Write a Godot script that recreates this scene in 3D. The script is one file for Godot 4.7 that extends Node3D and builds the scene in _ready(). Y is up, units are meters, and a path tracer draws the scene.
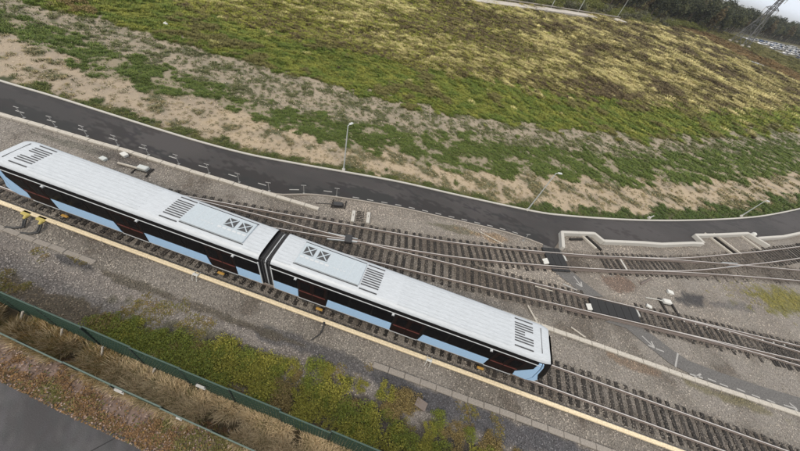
extends Node3D
# World frame: x runs along the track under the train, y is up, z = -t (t = metres across that track, away from the camera).

# ---------------------------------------------------------------- camera calibration
const CX := 400.0
const CY := 225.5
const FOC := 297.0          # focal length in photo pixels
const NAD := Vector2(312.0, 485.0)   # where the plumb line under the camera meets the photo
const CAMH := 18.8
const CAMZ := 9.03
var ax_r := Vector3.ZERO
var ax_d := Vector3.ZERO
var ax_f := Vector3.ZERO

func calibrate() -> void:
	ax_d = Vector3(NAD.x - CX, NAD.y - CY, FOC).normalized()
	var z := Vector3(0, 0, 1)
	ax_f = (z - ax_d * z.dot(ax_d)).normalized()
	ax_r = ax_d.cross(ax_f)

func to_world(v: Vector3) -> Vector3:      # image-frame direction (x right, y down, z forward) to world
	var x := v.dot(ax_r)
	var y := -v.dot(ax_d)
	var z := -v.dot(ax_f)
	return Vector3(x * 0.9997096 + z * 0.024098, y, -x * 0.024098 + z * 0.9997096)

func px(x: float, y: float, h := 0.0) -> Vector3:   # the point at height h that the photo shows at (x, y)
	var r := to_world(Vector3(x - CX, y - CY, FOC))
	var k := (h - CAMH) / r.y
	return Vector3(r.x * k, h, CAMZ + r.z * k)

# ---------------------------------------------------------------- small helpers
var rng := RandomNumberGenerator.new()
var used := {}
var M := {}
var T := {}

func rnd(a: float, b: float) -> float:
	return rng.randf_range(a, b)

func numbered(n: String) -> String:
	var k: int = used.get(n, 0)
	used[n] = k + 1
	return n if k == 0 else "%s_%03d" % [n, k]

func V(s: float, t: float, h := 0.0) -> Vector3:
	return Vector3(s, h, -t)

func tag(o: Node, label: String, category: String, group := "", kind := "") -> Node:
	o.set_meta("label", label)
	o.set_meta("category", category)
	if group != "":
		o.set_meta("group", group)
	if kind != "":
		o.set_meta("kind", kind)
	return o

func thing(called: String, label: String, category: String, at := Vector3.ZERO, turn := 0.0, group := "") -> Node3D:
	var o := Node3D.new()
	o.name = numbered(called)
	add_child(o)
	o.position = at
	o.rotation.y = turn
	tag(o, label, category, group)
	return o

func dup(o: Node3D, at: Vector3, turn := 0.0, sc := 1.0, label := "", group := "") -> Node3D:
	var r: Node3D = o.duplicate()
	var base := String(o.name)
	r.name = numbered(base)
	add_child(r)
	r.position = at
	r.rotation = Vector3(0, turn, 0)
	r.scale = Vector3.ONE * sc
	if label != "":
		r.set_meta("label", label)
	if group != "":
		r.set_meta("group", group)
	return r

func put(parent: Node, called: String, mesh: Mesh, m: Material, xf := Transform3D.IDENTITY) -> MeshInstance3D:
	var o := MeshInstance3D.new()
	o.name = numbered(called) if parent == self else called
	o.mesh = mesh
	if m:
		o.material_override = m
	o.transform = xf
	parent.add_child(o, true)
	return o

func struct(called: String, mesh: Mesh, m: Material) -> MeshInstance3D:
	var o := put(self, called, mesh, m)
	o.set_meta("kind", "structure")
	return o

func lin(r: float, g: float, b: float) -> Color:
	return Color(r, g, b).linear_to_srgb()

func mat(r: float, g: float, b: float, rough := 0.9, metal := 0.0) -> StandardMaterial3D:
	var m := StandardMaterial3D.new()
	m.albedo_color = lin(r, g, b)
	m.roughness = rough
	m.metallic = metal
	return m

func noise(sd: int, freq: float, oct := 3) -> FastNoiseLite:
	var n := FastNoiseLite.new()
	n.seed = sd
	n.frequency = freq
	n.noise_type = FastNoiseLite.TYPE_SIMPLEX_SMOOTH
	n.fractal_octaves = oct
	return n

func grain(sd: int, size: int, freq: float, lo: float, hi: float, cell := false, mixin := 0.35) -> ImageTexture:
	var a := FastNoiseLite.new()
	a.seed = sd
	a.frequency = freq
	if cell:
		a.noise_type = FastNoiseLite.TYPE_CELLULAR
		a.cellular_return_type = FastNoiseLite.RETURN_CELL_VALUE
		a.fractal_type = FastNoiseLite.FRACTAL_NONE
	else:
		a.fractal_octaves = 4
	var ia := a.get_seamless_image(size, size, false, false, 0.1, true)
	var b := noise(sd + 7, freq * 3.1, 2)
	var ib := b.get_seamless_image(size, size, false, false, 0.1, true)
	ia.convert(Image.FORMAT_L8)
	ib.convert(Image.FORMAT_L8)
	var da := ia.get_data()
	var db := ib.get_data()
	var out := PackedByteArray()
	out.resize(size * size)
	for i in size * size:
		var v := (da[i] * (1.0 - mixin) + db[i] * mixin) / 255.0
		out[i] = int(clampf(lo + (hi - lo) * v, 0.0, 1.0) * 255.0)
	var im := Image.create_from_data(size, size, false, Image.FORMAT_L8, out)
	im.convert(Image.FORMAT_RGB8)
	im.generate_mipmaps()
	return ImageTexture.create_from_image(im)

func tri(m: StandardMaterial3D, tex: Texture2D, metres: float, bump_cm := 0.0) -> StandardMaterial3D:
	m.albedo_texture = tex
	m.uv1_triplanar = true
	m.uv1_world_triplanar = true
	m.uv1_scale = Vector3.ONE / metres
	if bump_cm > 0.0:
		m.heightmap_enabled = true
		m.heightmap_texture = tex
		m.heightmap_scale = bump_cm
	return m

# ---------------------------------------------------------------- mesh helpers
func sten() -> SurfaceTool:
	var s := SurfaceTool.new()
	s.begin(Mesh.PRIMITIVE_TRIANGLES)
	s.set_smooth_group(-1)
	return s

func fin(s: SurfaceTool) -> ArrayMesh:
	s.generate_normals()
	return s.commit()

func quad(s: SurfaceTool, a: Vector3, b: Vector3, c: Vector3, d: Vector3) -> void:
	for v in [a, b, c, a, c, d]:
		s.add_vertex(v)

func tria(s: SurfaceTool, a: Vector3, b: Vector3, c: Vector3) -> void:
	s.add_vertex(a)
	s.add_vertex(b)
	s.add_vertex(c)

func box(s: SurfaceTool, c: Vector3, size: Vector3, b := Basis.IDENTITY, bev := 0.0) -> void:
	var h := size * 0.5
	if bev <= 0.0:
		var p: Array[Vector3] = []
		for i in 8:
			p.append(c + b * Vector3(h.x if i & 1 else -h.x, h.y if i & 2 else -h.y, h.z if i & 4 else -h.z))
		quad(s, p[0], p[1], p[3], p[2])
		quad(s, p[5], p[4], p[6], p[7])
		quad(s, p[4], p[0], p[2], p[6])
		quad(s, p[1], p[5], p[7], p[3])
		quad(s, p[2], p[3], p[7], p[6])
		quad(s, p[4], p[5], p[1], p[0])
		return
	# chamfered: three vertices at each corner
	var q := {}
	for i in 8:
		var sg := Vector3(1 if i & 1 else -1, 1 if i & 2 else -1, 1 if i & 4 else -1)
		for k in 3:
			var v := Vector3(sg.x * (h.x - bev), sg.y * (h.y - bev), sg.z * (h.z - bev))
			v[k] = sg[k] * h[k]
			q[i * 3 + k] = c + b * v
	var fq := [[0, 1, 3, 2, 2], [5, 4, 6, 7, 2], [4, 0, 2, 6, 0], [1, 5, 7, 3, 0], [2, 3, 7, 6, 1], [4, 5, 1, 0, 1]]
	for f in fq:
		var k: int = f[4]
		quad(s, q[f[0] * 3 + k], q[f[1] * 3 + k], q[f[2] * 3 + k], q[f[3] * 3 + k])
	for k in 3:                                   # edges along axis k
		var k1 := (k + 1) % 3
		var k2 := (k + 2) % 3
		for i in 8:
			if i & (1 << k):
				continue
			var j := i | (1 << k)
			quad(s, q[i * 3 + k1], q[j * 3 + k1], q[j * 3 + k2], q[i * 3 + k2])
	for i in 8:
		tria(s, q[i * 3], q[i * 3 + 1], q[i * 3 + 2])

func boxmesh(size: Vector3, bev := 0.0, c := Vector3.ZERO) -> ArrayMesh:
	var s := sten()
	box(s, c, size, Basis.IDENTITY, bev)
	return fin(s)

func tube(s: SurfaceTool, pts: Array, radii, sides := 8) -> void:
	var rings: Array = []
	for i in pts.size():
		var a: Vector3 = pts[maxi(i - 1, 0)]
		var c: Vector3 = pts[mini(i + 1, pts.size() - 1)]
		var d := (c - a).normalized()
		var u := d.cross(Vector3.UP if absf(d.y) < 0.9 else Vector3.RIGHT).normalized()
		var w := d.cross(u)
		var r: float = radii[i] if radii is Array else radii
		var ring: Array = []
		for k in sides:
			var an := TAU * k / sides
			ring.append(pts[i] + (u * cos(an) + w * sin(an)) * r)
		rings.append(ring)
	s.set_smooth_group(1)
	for i in rings.size() - 1:
		for k in sides:
			var k2 := (k + 1) % sides
			quad(s, rings[i][k], rings[i][k2], rings[i + 1][k2], rings[i + 1][k])
	s.set_smooth_group(-1)
	for k in range(1, sides - 1):
		tria(s, rings[0][0], rings[0][k + 1], rings[0][k])
		var e: Array = rings[-1]
		tria(s, e[0], e[k], e[k + 1])

func tubemesh(pts: Array, radii, sides := 8) -> ArrayMesh:
	var s := sten()
	tube(s, pts, radii, sides)
	return fin(s)

func bar(a: Vector3, b: Vector3, w: float, h: float) -> ArrayMesh:   # square bar between two points
	var s := sten()
	barst(s, a, b, w, h)
	return fin(s)

func barst(s: SurfaceTool, a: Vector3, b: Vector3, w: float, h: float) -> void:
	var d := (b - a).normalized()
	var u := d.cross(Vector3.UP if absf(d.y) < 0.95 else Vector3.RIGHT).normalized()
	var v := u.cross(d)
	box(s, (a + b) * 0.5, Vector3((b - a).length(), h, w), Basis(d, v, u))

func prism(s: SurfaceTool, poly: PackedVector2Array, y0: float, y1: float) -> void:   # poly in (x, z), standing from y0 to y1
	var id := Geometry2D.triangulate_polygon(poly)
	for i in range(0, id.size(), 3):
		tria(s, Vector3(poly[id[i]].x, y1, poly[id[i]].y), Vector3(poly[id[i + 1]].x, y1, poly[id[i + 1]].y), Vector3(poly[id[i + 2]].x, y1, poly[id[i + 2]].y))
	for i in poly.size():
		var a := poly[i]
		var b := poly[(i + 1) % poly.size()]
		quad(s, Vector3(a.x, y0, a.y), Vector3(b.x, y0, b.y), Vector3(b.x, y1, b.y), Vector3(a.x, y1, a.y))

func plate(s: SurfaceTool, poly: Array, z0: float, z1: float) -> void:   # poly of Vector2 (x, y), thickness along z
	var pp := PackedVector2Array(poly)
	var id := Geometry2D.triangulate_polygon(pp)
	for i in range(0, id.size(), 3):
		for z in [z0, z1]:
			tria(s, Vector3(pp[id[i]].x, pp[id[i]].y, z), Vector3(pp[id[i + 1]].x, pp[id[i + 1]].y, z), Vector3(pp[id[i + 2]].x, pp[id[i + 2]].y, z))
	for i in pp.size():
		var a := pp[i]
		var b := pp[(i + 1) % pp.size()]
		quad(s, Vector3(a.x, a.y, z0), Vector3(b.x, b.y, z0), Vector3(b.x, b.y, z1), Vector3(a.x, a.y, z1))

func curve(pts: Array) -> Curve2D:
	var c := Curve2D.new()
	c.bake_interval = 0.1
	for i in pts.size():
		var a: Vector2 = pts[maxi(i - 1, 0)]
		var b: Vector2 = pts[mini(i + 1, pts.size() - 1)]
		var p: Vector2 = pts[i]
		var dir := (b - a).normalized()
		var li := (p - a).length() / 3.0
		var lo := (b - p).length() / 3.0
		c.add_point(p, -dir * li, dir * lo)
	return c

func along(pts: Array, step: float) -> Array:          # [Vector2 point, Vector2 direction] every step metres
	var c := curve(pts)
	var L := c.get_baked_length()
	var out: Array = []
	var n := int(L / step)
	for i in n + 1:
		var d := minf(i * step, L)
		var p := c.sample_baked(d, true)
		var q := c.sample_baked(minf(d + 0.3, L), true)
		var o := c.sample_baked(maxf(d - 0.3, 0.0), true)
		out.append([p, (q - o).normalized()])
	return out

func offset(line: Array, w: float) -> Array:            # shifts [p, dir] samples sideways, to larger t for w > 0
	var out: Array = []
	for e in line:
		var d: Vector2 = e[1]
		out.append([e[0] + Vector2(-d.y, d.x) * w, d])
	return out

func sweep(s: SurfaceTool, line: Array, prof: Array) -> void:   # prof: Vector2(across towards +t, height), closed
	var n := prof.size()
	for i in line.size() - 1:
		var a: Array = line[i]
		var b: Array = line[i + 1]
		var na := Vector2(-a[1].y, a[1].x)
		var nb := Vector2(-b[1].y, b[1].x)
		for k in n:
			var p: Vector2 = prof[k]
			var q: Vector2 = prof[(k + 1) % n]
			var a1: Vector2 = a[0] + na * p.x
			var a2: Vector2 = a[0] + na * q.x
			var b1: Vector2 = b[0] + nb * p.x
			var b2: Vector2 = b[0] + nb * q.x
			quad(s, V(a1.x, a1.y, p.y), V(b1.x, b1.y, p.y), V(b2.x, b2.y, q.y), V(a2.x, a2.y, q.y))
	for e in [line[0], line[-1]]:
		var nn := Vector2(-e[1].y, e[1].x)
		for k in range(1, n - 1):
			var p0: Vector2 = e[0] + nn * prof[0].x
			var p1: Vector2 = e[0] + nn * prof[k].x
			var p2: Vector2 = e[0] + nn * prof[k + 1].x
			tria(s, V(p0.x, p0.y, prof[0].y), V(p1.x, p1.y, prof[k].y), V(p2.x, p2.y, prof[k + 1].y))

func lut(pts: Array, s: float) -> float:                # t of a polyline at s, going on straight beyond its ends
	var n := pts.size()
	if s <= pts[0].x:
		var g0: float = (pts[1].y - pts[0].y) / maxf(pts[1].x - pts[0].x, 0.01)
		return pts[0].y + (s - pts[0].x) * clampf(g0, -0.05, 0.9)
	for i in n - 1:
		if s <= pts[i + 1].x:
			return lerpf(pts[i].y, pts[i + 1].y, (s - pts[i].x) / maxf(pts[i + 1].x - pts[i].x, 0.001))
	var g1: float = (pts[n - 1].y - pts[n - 2].y) / maxf(pts[n - 1].x - pts[n - 2].x, 0.01)
	return pts[n - 1].y + (s - pts[n - 1].x) * clampf(g1, 0.0, 0.95)

func vs(a: Array) -> Array:
	var o: Array = []
	for i in range(0, a.size(), 2):
		o.append(Vector2(a[i], a[i + 1]))
	return o

func scatter(called: String, mesh: Mesh, m: Material, xf: Array, cols: PackedColorArray, label: String, category: String) -> MultiMeshInstance3D:
	var mm := MultiMesh.new()
	mm.transform_format = MultiMesh.TRANSFORM_3D
	mm.use_colors = true
	mm.mesh = mesh
	mm.instance_count = xf.size()
	for i in xf.size():
		mm.set_instance_transform(i, xf[i])
		mm.set_instance_color(i, cols[i])
	var o := MultiMeshInstance3D.new()
	o.name = numbered(called)
	o.multimesh = mm
	o.material_override = m
	add_child(o)
	tag(o, label, category, "", "stuff")
	return o

# grid sheet over (s, t) with vertex colours: rows[i] gives t values for column i
func sheet(ss: PackedFloat32Array, tt: Callable, rows: int, colour: Callable, height: Callable) -> ArrayMesh:
	var v := PackedVector3Array()
	var c := PackedColorArray()
	var id := PackedInt32Array()
	for i in ss.size():
		for j in rows:
			var s := ss[i]
			var t: float = tt.call(s, j)
			v.append(Vector3(s, height.call(s, t), -t))
			c.append(colour.call(s, t))
	for i in ss.size() - 1:
		for j in rows - 1:
			var a := i * rows + j
			var b := a + rows
			id.append_array([a, a + 1, b, b, a + 1, b + 1])
	var nn := PackedVector3Array()
	nn.resize(v.size())
	for i in ss.size():
		for j in rows:
			var e := v[mini(i + 1, ss.size() - 1) * rows + j] - v[maxi(i - 1, 0) * rows + j]
			var f := v[i * rows + mini(j + 1, rows - 1)] - v[i * rows + maxi(j - 1, 0)]
			var q := e.cross(f).normalized()
			nn[i * rows + j] = q if q.y > 0.0 else -q
	var ar := []
	ar.resize(Mesh.ARRAY_MAX)
	ar[Mesh.ARRAY_VERTEX] = v
	ar[Mesh.ARRAY_NORMAL] = nn
	ar[Mesh.ARRAY_COLOR] = c
	ar[Mesh.ARRAY_INDEX] = id
	var me := ArrayMesh.new()
	me.add_surface_from_arrays(Mesh.PRIMITIVE_TRIANGLES, ar)
	return me

# ---------------------------------------------------------------- lines on the ground, as (s, t) read from the photo
var ROADFAR := vs([-60, 7.4, -38, 8.35, -33.4, 8.75, -28.2, 9.05, -23.75, 9.3, -19.84, 9.6, -15.5, 10.2, -11.2, 11.25, -7.1, 12.36, -1.9, 13.7, 4.4, 14.9, 11.6, 16.4, 14, 17.05, 20, 19.4, 26.7, 22.4, 34.6, 26.4, 42.2, 30.6, 47.5, 33.8, 57.1, 40.3, 70, 49.5])
var KERB := vs([-60, 3.3, -33.3, 4.93, -29.4, 5.27, -26.2, 5.5, -22.7, 5.8, -18.4, 6.02, -15.2, 6.25, -12.2, 6.49, -9.7, 6.68, -7.25, 6.85])
var ROADNEAR := vs([-60, 3.6, -33.3, 5.2, -26.2, 5.8, -18.4, 6.3, -12.2, 6.75, -10.9, 6.9, -9.6, 7.6, -8.4, 8.25, -5.2, 9.3, -1, 10.35, 3.7, 11.2, 8.5, 12.0, 11, 12.2, 12.8, 12.15, 14.6, 12.2, 14.7, 14.45, 18.36, 16.0, 19.2, 15.4, 24, 17.35, 26.4, 18.25, 30.8, 20.5, 32.2, 21.0, 32.3, 22.35, 35.1, 23.8, 40.7, 26.7, 41.8, 26.2, 46.7, 28.95, 51.4, 32.0, 70, 44.5])
var TRK_B := vs([-36, 0, -28, 0.75, -20, 2.05, -16, 2.72, -12.5, 3.22, -8.8, 3.68, -4, 4.2, 0.3, 4.74, 8.7, 5.95, 18, 7.3, 28, 8.75, 36.3, 9.95, 50, 12.0, 75, 15.8])
var TRK_C := vs([-20, 2.05, -16, 2.85, -12.5, 3.62, -8.8, 4.42, -4.5, 5.45, 1.3, 6.82, 5, 7.78, 10.4, 9.5, 18, 12.2, 27, 15.7, 36, 18.95, 44.5, 21.9, 60, 27.3, 80, 34.2])
var TRK_D := vs([21, 13.35, 27, 15.85, 31, 17.8, 35.3, 20.1, 42, 23.7, 47, 26.5, 55, 31, 70, 39.5])
var TRK_E := vs([22, 7.88, 26, 8.4, 30, 8.85, 36.4, 9.35, 44, 9.8, 60, 10.6, 75, 11.3])
var FENCE := vs([-30, -6.25, -18.9, -6.66, -10.5, -7.02, 1.2, -7.36, 16, -7.9])
var FENCE2 := vs([-30, -7.35, -17.4, -7.85, -10.5, -8.27, -3.6, -8.6, 10, -9.2])
var NEARROAD := vs([-40, -8.6, -15.4, -9.36, -12.1, -9.6, -8.8, -9.78, -6.9, -9.86, 10, -10.6])
var B1 := vs([-60, 8.3, -38.8, 9.0, -33.4, 9.4, -28.7, 9.7, -24.3, 10.1, -20.5, 10.5, -16.1, 11.1, -11.7, 12.3, -7.5, 13.3, -2.2, 14.7, 4.3, 15.8, 11.6, 17.6, 16.5, 19.6, 23, 22.5, 32.3, 27.4, 43.7, 33.9, 60.6, 45.4])
var B2 := vs([-60, 15.5, -46.2, 14.8, -39.3, 14.7, -33.5, 13.6, -28.7, 14.2, -24.7, 15.5, -17.4, 15.1, -13, 15.2, -8.2, 16.4, 0.2, 18.5, 8.3, 20.8, 16, 24.5, 21.6, 27.5, 39.4, 37.1, 68.6, 57.3])
var B3 := vs([-60, 17.6, -50.6, 18.3, -45.8, 19.2, -38.5, 18.4, -33.1, 18.8, -26.8, 18.6, -20.8, 18.6, -15.4, 19.5, -10, 21, -4.6, 23.3, 5.3, 27.6, 15.2, 31.6, 30.4, 39, 50.9, 54.1, 84.5, 80.6])
var B4 := vs([-60, 20.6, -54.3, 21.2, -48.6, 22.9, -44.2, 23.8, -37.9, 24.4, -32.4, 25.4, -19.2, 26.8, -6.1, 29.2, 4.9, 33.2, 15.8, 37.9, 32.8, 46.4, 55.2, 62.9, 95.2, 96.5])
var B5 := vs([-60, 34.4, -50.6, 34.8, -39.7, 35.3, -30.9, 36.7, -25.1, 38.1, -9.9, 42.4, -1.5, 44.9, 7.4, 48.3, 19.2, 53.7, 38.2, 64.4, 64, 80.9, 112, 121.1])
var FARROAD := vs([-60, 52, -30, 83, -1.7, 113, 25.1, 142, 64.1, 181, 67, 184])

var nA := noise(11, 0.35, 3)
var nB := noise(12, 0.09, 3)
var nC := noise(13, 1.3, 2)
var nD := noise(14, 0.025, 2)
var nE := noise(15, 0.22, 4)
var nF := noise(16, 0.24, 3)
var LB := {}

func bake(key: String, pts: Array) -> void:         # tables at 1 m so that many samples stay quick
	var a := PackedFloat32Array()
	for i in 701:
		a.append(lut(pts, i - 250.0))
	LB[key] = a

func bl(key: String, s: float) -> float:
	var a: PackedFloat32Array = LB[key]
	var x := clampf(s + 250.0, 0.0, 699.0)
	var i := int(x)
	return lerpf(a[i], a[i + 1], x - i)

func mixc(a: Color, b: Color, k: float) -> Color:
	return a.lerp(b, clampf(k, 0.0, 1.0))

# what grows or lies on the ground at (s, t): [zone, colour]
func zone(s: float, t: float) -> int:
	if t < bl("near", s) + 0.2:
		if t < bl("fence2", s):
			return 10
		return 11 if t < bl("fence", s) + 0.4 else 12
	if t < bl("far", s):
		return 0
	var far := clampf((t - 15.0) / 60.0, 0.0, 1.0)
	var w := t + nA.get_noise_2d(s, t) * (1.1 + 3.0 * far) + nE.get_noise_2d(s * 0.7, t) * (1.5 + 5.0 * far)
	if t - bl("far", s) < 0.5 + nA.get_noise_2d(s * 2.0, 5.0) * 0.5 or w < bl("b1", s):
		return 1
	if w < bl("b2", s):
		return 2
	if w < bl("b3", s):
		return 3
	if w < bl("b4", s):
		return 4
	if w < bl("b5", s):
		return 5
	var q := Vector2(s - 150.0, t - 218.0)
	var uu := q.x * 0.42 + q.y * -0.9
	var vv := q.x * 0.9 + q.y * 0.42
	if (uu / 62.0) ** 2 + (vv / 19.0) ** 2 < 1.0 + nB.get_noise_2d(s, t) * 0.8:
		return 7
	if t > bl("farroad", s) + 4.0 or vv > 15.0:
		return 8
	return 6

# how pale the rough meadow is: straw clumps above, dead brown weeds below
func rough(s: float, t: float) -> float:
	var bz := clampf(0.5 - s / 130.0, 0.0, 1.0)
	var q := Vector2(s, t).rotated(0.45)
	return nF.get_noise_2d(q.x, q.y * 0.5) * 0.55 + nB.get_noise_2d(q.x * 0.9 + 40.0, q.y * 0.6) * 0.5 + nD.get_noise_2d(s * 1.3, t * 1.3 + 70.0) * 0.6 + nA.get_noise_2d(s * 1.5, t * 1.5) * 0.3 - 0.06 - bz * 0.2

func field_color(s: float, t: float) -> Color:
	var z := zone(s, t)
	var a := nA.get_noise_2d(s, t)
	var e := nE.get_noise_2d(s, t * 1.6)
	var c := nC.get_noise_2d(s, t)
	var d := nB.get_noise_2d(s, t)
	var g: Color
	match z:
		10:
			g = mixc(Color(0.115, 0.075, 0.055), Color(0.27, 0.195, 0.165), 0.5 + e * 1.6 + c * 0.4)
			if d + a * 0.6 > 0.12:
				g = mixc(g, Color(0.07, 0.055, 0.03), 0.5)
		11:
			g = mixc(Color(0.10, 0.075, 0.04), Color(0.2, 0.15, 0.085), 0.5 + a + c * 0.4)
		12:
			g = Color(0.1, 0.085, 0.06)
		0:
			g = Color(0.14, 0.125, 0.11)
		1:
			g = mixc(Color(0.05, 0.058, 0.022), Color(0.16, 0.13, 0.08), 0.3 + a * 1.2 + c * 0.3)
		2:
			g = mixc(Color(0.45, 0.36, 0.25), Color(0.3, 0.25, 0.185), 0.42 + e * 1.5 + c * 0.45)
			if s < -22.0:
				g = mixc(g, Color(0.29, 0.245, 0.2), 0.35)
			if e + a * 0.7 > (0.1 if s > -8.0 and s < 14.0 else 0.3):
				g = mixc(g, Color(0.07, 0.085, 0.03), 0.75)
		3:
			g = mixc(Color(0.06, 0.08, 0.018), Color(0.1, 0.11, 0.035), 0.5 + a + c * 0.4)
			if e + c * 0.35 > 0.16:
				g = mixc(g, Color(0.33, 0.275, 0.2), 0.8)
		4:
			g = mixc(Color(0.36, 0.3, 0.225), Color(0.26, 0.225, 0.165), 0.5 + e * 1.4 + c * 0.3)
			if a * 0.8 + c * 0.5 > 0.12:
				g = mixc(g, Color(0.065, 0.08, 0.03), 0.75)
		5:
			g = mixc(Color(0.085, 0.115, 0.018), Color(0.155, 0.165, 0.03), 0.5 + e * 1.6 + c * 0.4)
			if d + a * 0.5 > 0.36:
				g = mixc(g, Color(0.09, 0.078, 0.03), 0.7)
		7:
			g = mixc(Color(0.14, 0.085, 0.03), Color(0.1, 0.075, 0.035), 0.5 + e * 1.5)
		8:
			g = mixc(Color(0.085, 0.085, 0.025), Color(0.12, 0.1, 0.04), 0.5 + e * 1.5)
		_:
			var bz := clampf(0.5 - s / 160.0, 0.0, 1.0)
			g = mixc(Color(0.095, 0.08, 0.04), Color(0.1, 0.098, 0.028), 0.5 + d * 1.8)
			g = mixc(g, Color(0.36, 0.3, 0.14), clampf(rough(s, t) * 3.0, 0.0, 0.8))
	return g

func ground_h(s: float, t: float) -> float:
	var d := t - bl("b1", s)
	if d <= 0.0:
		return -0.05
	var k := smoothstep(0.0, 6.0, d)
	return -0.05 + k * (0.25 * nB.get_noise_2d(s, t) + 0.12 * nA.get_noise_2d(s, t) + 0.1) + smoothstep(20.0, 90.0, d) * nD.get_noise_2d(s, t) * 0.7

var STAINS: Array = []      # [centre, half size along, across, turn, colour, strength]

func ballast_color(s: float, t: float) -> Color:
	var a := nA.get_noise_2d(s, t)
	var e := nE.get_noise_2d(s, t)
	var d := nB.get_noise_2d(s, t)
	var c := nC.get_noise_2d(s, t)
	var g := mixc(Color(0.285, 0.258, 0.228), Color(0.17, 0.15, 0.13), 0.45 + d * 1.3 + e * 1.0 + c * 0.3)
	if e * 0.7 + a * 0.4 + d * 0.5 > 0.27:
		g = mixc(g, Color(0.13, 0.108, 0.088), 0.55)
	if t > 7.0 and s > -6.0:
		g = mixc(g, Color(0.3, 0.265, 0.23), 0.45 + d * 0.8)
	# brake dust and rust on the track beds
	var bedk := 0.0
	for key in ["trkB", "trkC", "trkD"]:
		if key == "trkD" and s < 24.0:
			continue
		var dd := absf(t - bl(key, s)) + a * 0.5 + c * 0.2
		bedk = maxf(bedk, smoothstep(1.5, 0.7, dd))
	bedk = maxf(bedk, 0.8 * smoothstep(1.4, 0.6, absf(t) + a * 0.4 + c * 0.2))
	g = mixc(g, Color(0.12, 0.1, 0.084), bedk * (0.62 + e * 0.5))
	# finer, darker spoil on the camera side of the cable trough
	if t < -3.2:
		var k := smoothstep(-3.2, -3.6, t)
		g = mixc(g, Color(0.235, 0.212, 0.2), k * 0.6)
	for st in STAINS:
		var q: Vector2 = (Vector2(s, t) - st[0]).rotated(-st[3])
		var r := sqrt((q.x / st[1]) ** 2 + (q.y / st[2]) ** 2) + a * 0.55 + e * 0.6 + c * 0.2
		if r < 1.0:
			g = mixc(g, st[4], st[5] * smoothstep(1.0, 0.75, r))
	return g

func road_color(s: float, t: float) -> Color:
	var e := nE.get_noise_2d(s * 0.45, t * 2.2)
	var a := nC.get_noise_2d(s * 0.7, t * 1.6)
	var d := nB.get_noise_2d(s, t)
	var g := mixc(Color(0.05, 0.045, 0.045), Color(0.078, 0.07, 0.069), 0.5 + d * 1.2 + e * 0.6)
	var edge := minf(t - bl("near", s), 30.0)
	var m := e * 0.9 + a * 0.5
	if edge < 1.45 + m * 2.2 and s < 13.5:
		g = mixc(g, Color(0.022, 0.02, 0.021), 0.85)
	elif bl("far", s) - t < 0.35 + m * 1.4 or m > 0.33:
		g = mixc(g, Color(0.034, 0.031, 0.032), 0.7)
	return g

# ================================================================ the scene
func _ready() -> void:
	rng.seed = 4711
	calibrate()
	# camera
	var cam := Camera3D.new()
	cam.name = "camera"
	add_child(cam)
	var bx := to_world(Vector3(1, 0, 0))
	var by := to_world(Vector3(0, -1, 0))
	var bz := to_world(Vector3(0, 0, -1))
	cam.transform = Transform3D(Basis(bx, by, bz), Vector3(0, CAMH, CAMZ))
	cam.fov = rad_to_deg(2.0 * atan(CY / FOC))
	cam.near = 0.1
	cam.far = 4000.0
	cam.current = true
	# sky, sun, exposure: a bright, thinly overcast day
	var sky := ProceduralSkyMaterial.new()
	sky.sky_top_color = lin(0.87, 0.88, 0.9)
	sky.sky_horizon_color = lin(0.56, 0.6, 0.66)
	sky.sky_curve = 0.2
	sky.ground_horizon_color = lin(0.3, 0.3, 0.28)
	sky.ground_bottom_color = lin(0.15, 0.14, 0.12)
	sky.sky_energy_multiplier = 1.0
	var sk := Sky.new()
	sk.sky_material = sky
	var env := Environment.new()
	env.background_mode = Environment.BG_SKY
	env.sky = sk
	env.tonemap_mode = Environment.TONE_MAPPER_LINEAR
	env.tonemap_exposure = 1.5
	env.sdfgi_enabled = true
	env.ssao_enabled = true
	env.ssil_enabled = true
	env.fog_enabled = true
	env.fog_density = 0.0001
	env.fog_light_color = lin(0.62, 0.66, 0.72)
	var we := WorldEnvironment.new()
	we.name = "environment"
	we.environment = env
	add_child(we)
	var sun := DirectionalLight3D.new()
	sun.name = "sun"
	sun.light_energy = 0.5
	sun.light_color = Color(1.0, 0.95, 0.87)
	sun.light_angular_distance = 12.0
	sun.shadow_enabled = true
	add_child(sun)
	sun.look_at_from_position(Vector3.ZERO, Vector3(0.25, -1.0, -0.75), Vector3.FORWARD)
	for e in [["far", ROADFAR], ["near", ROADNEAR], ["b1", B1], ["b2", B2], ["b3", B3], ["b4", B4], ["b5", B5], ["farroad", FARROAD], ["fence", FENCE], ["fence2", FENCE2], ["nearroad", NEARROAD], ["kerb", KERB], ["trkB", TRK_B], ["trkC", TRK_C], ["trkD", TRK_D]]:
		bake(e[0], e[1])
	make_materials()
	make_setting()
	make_tracks()
	make_train()
	make_lineside()
	make_fences()
	make_far()
	make_plants()

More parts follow.
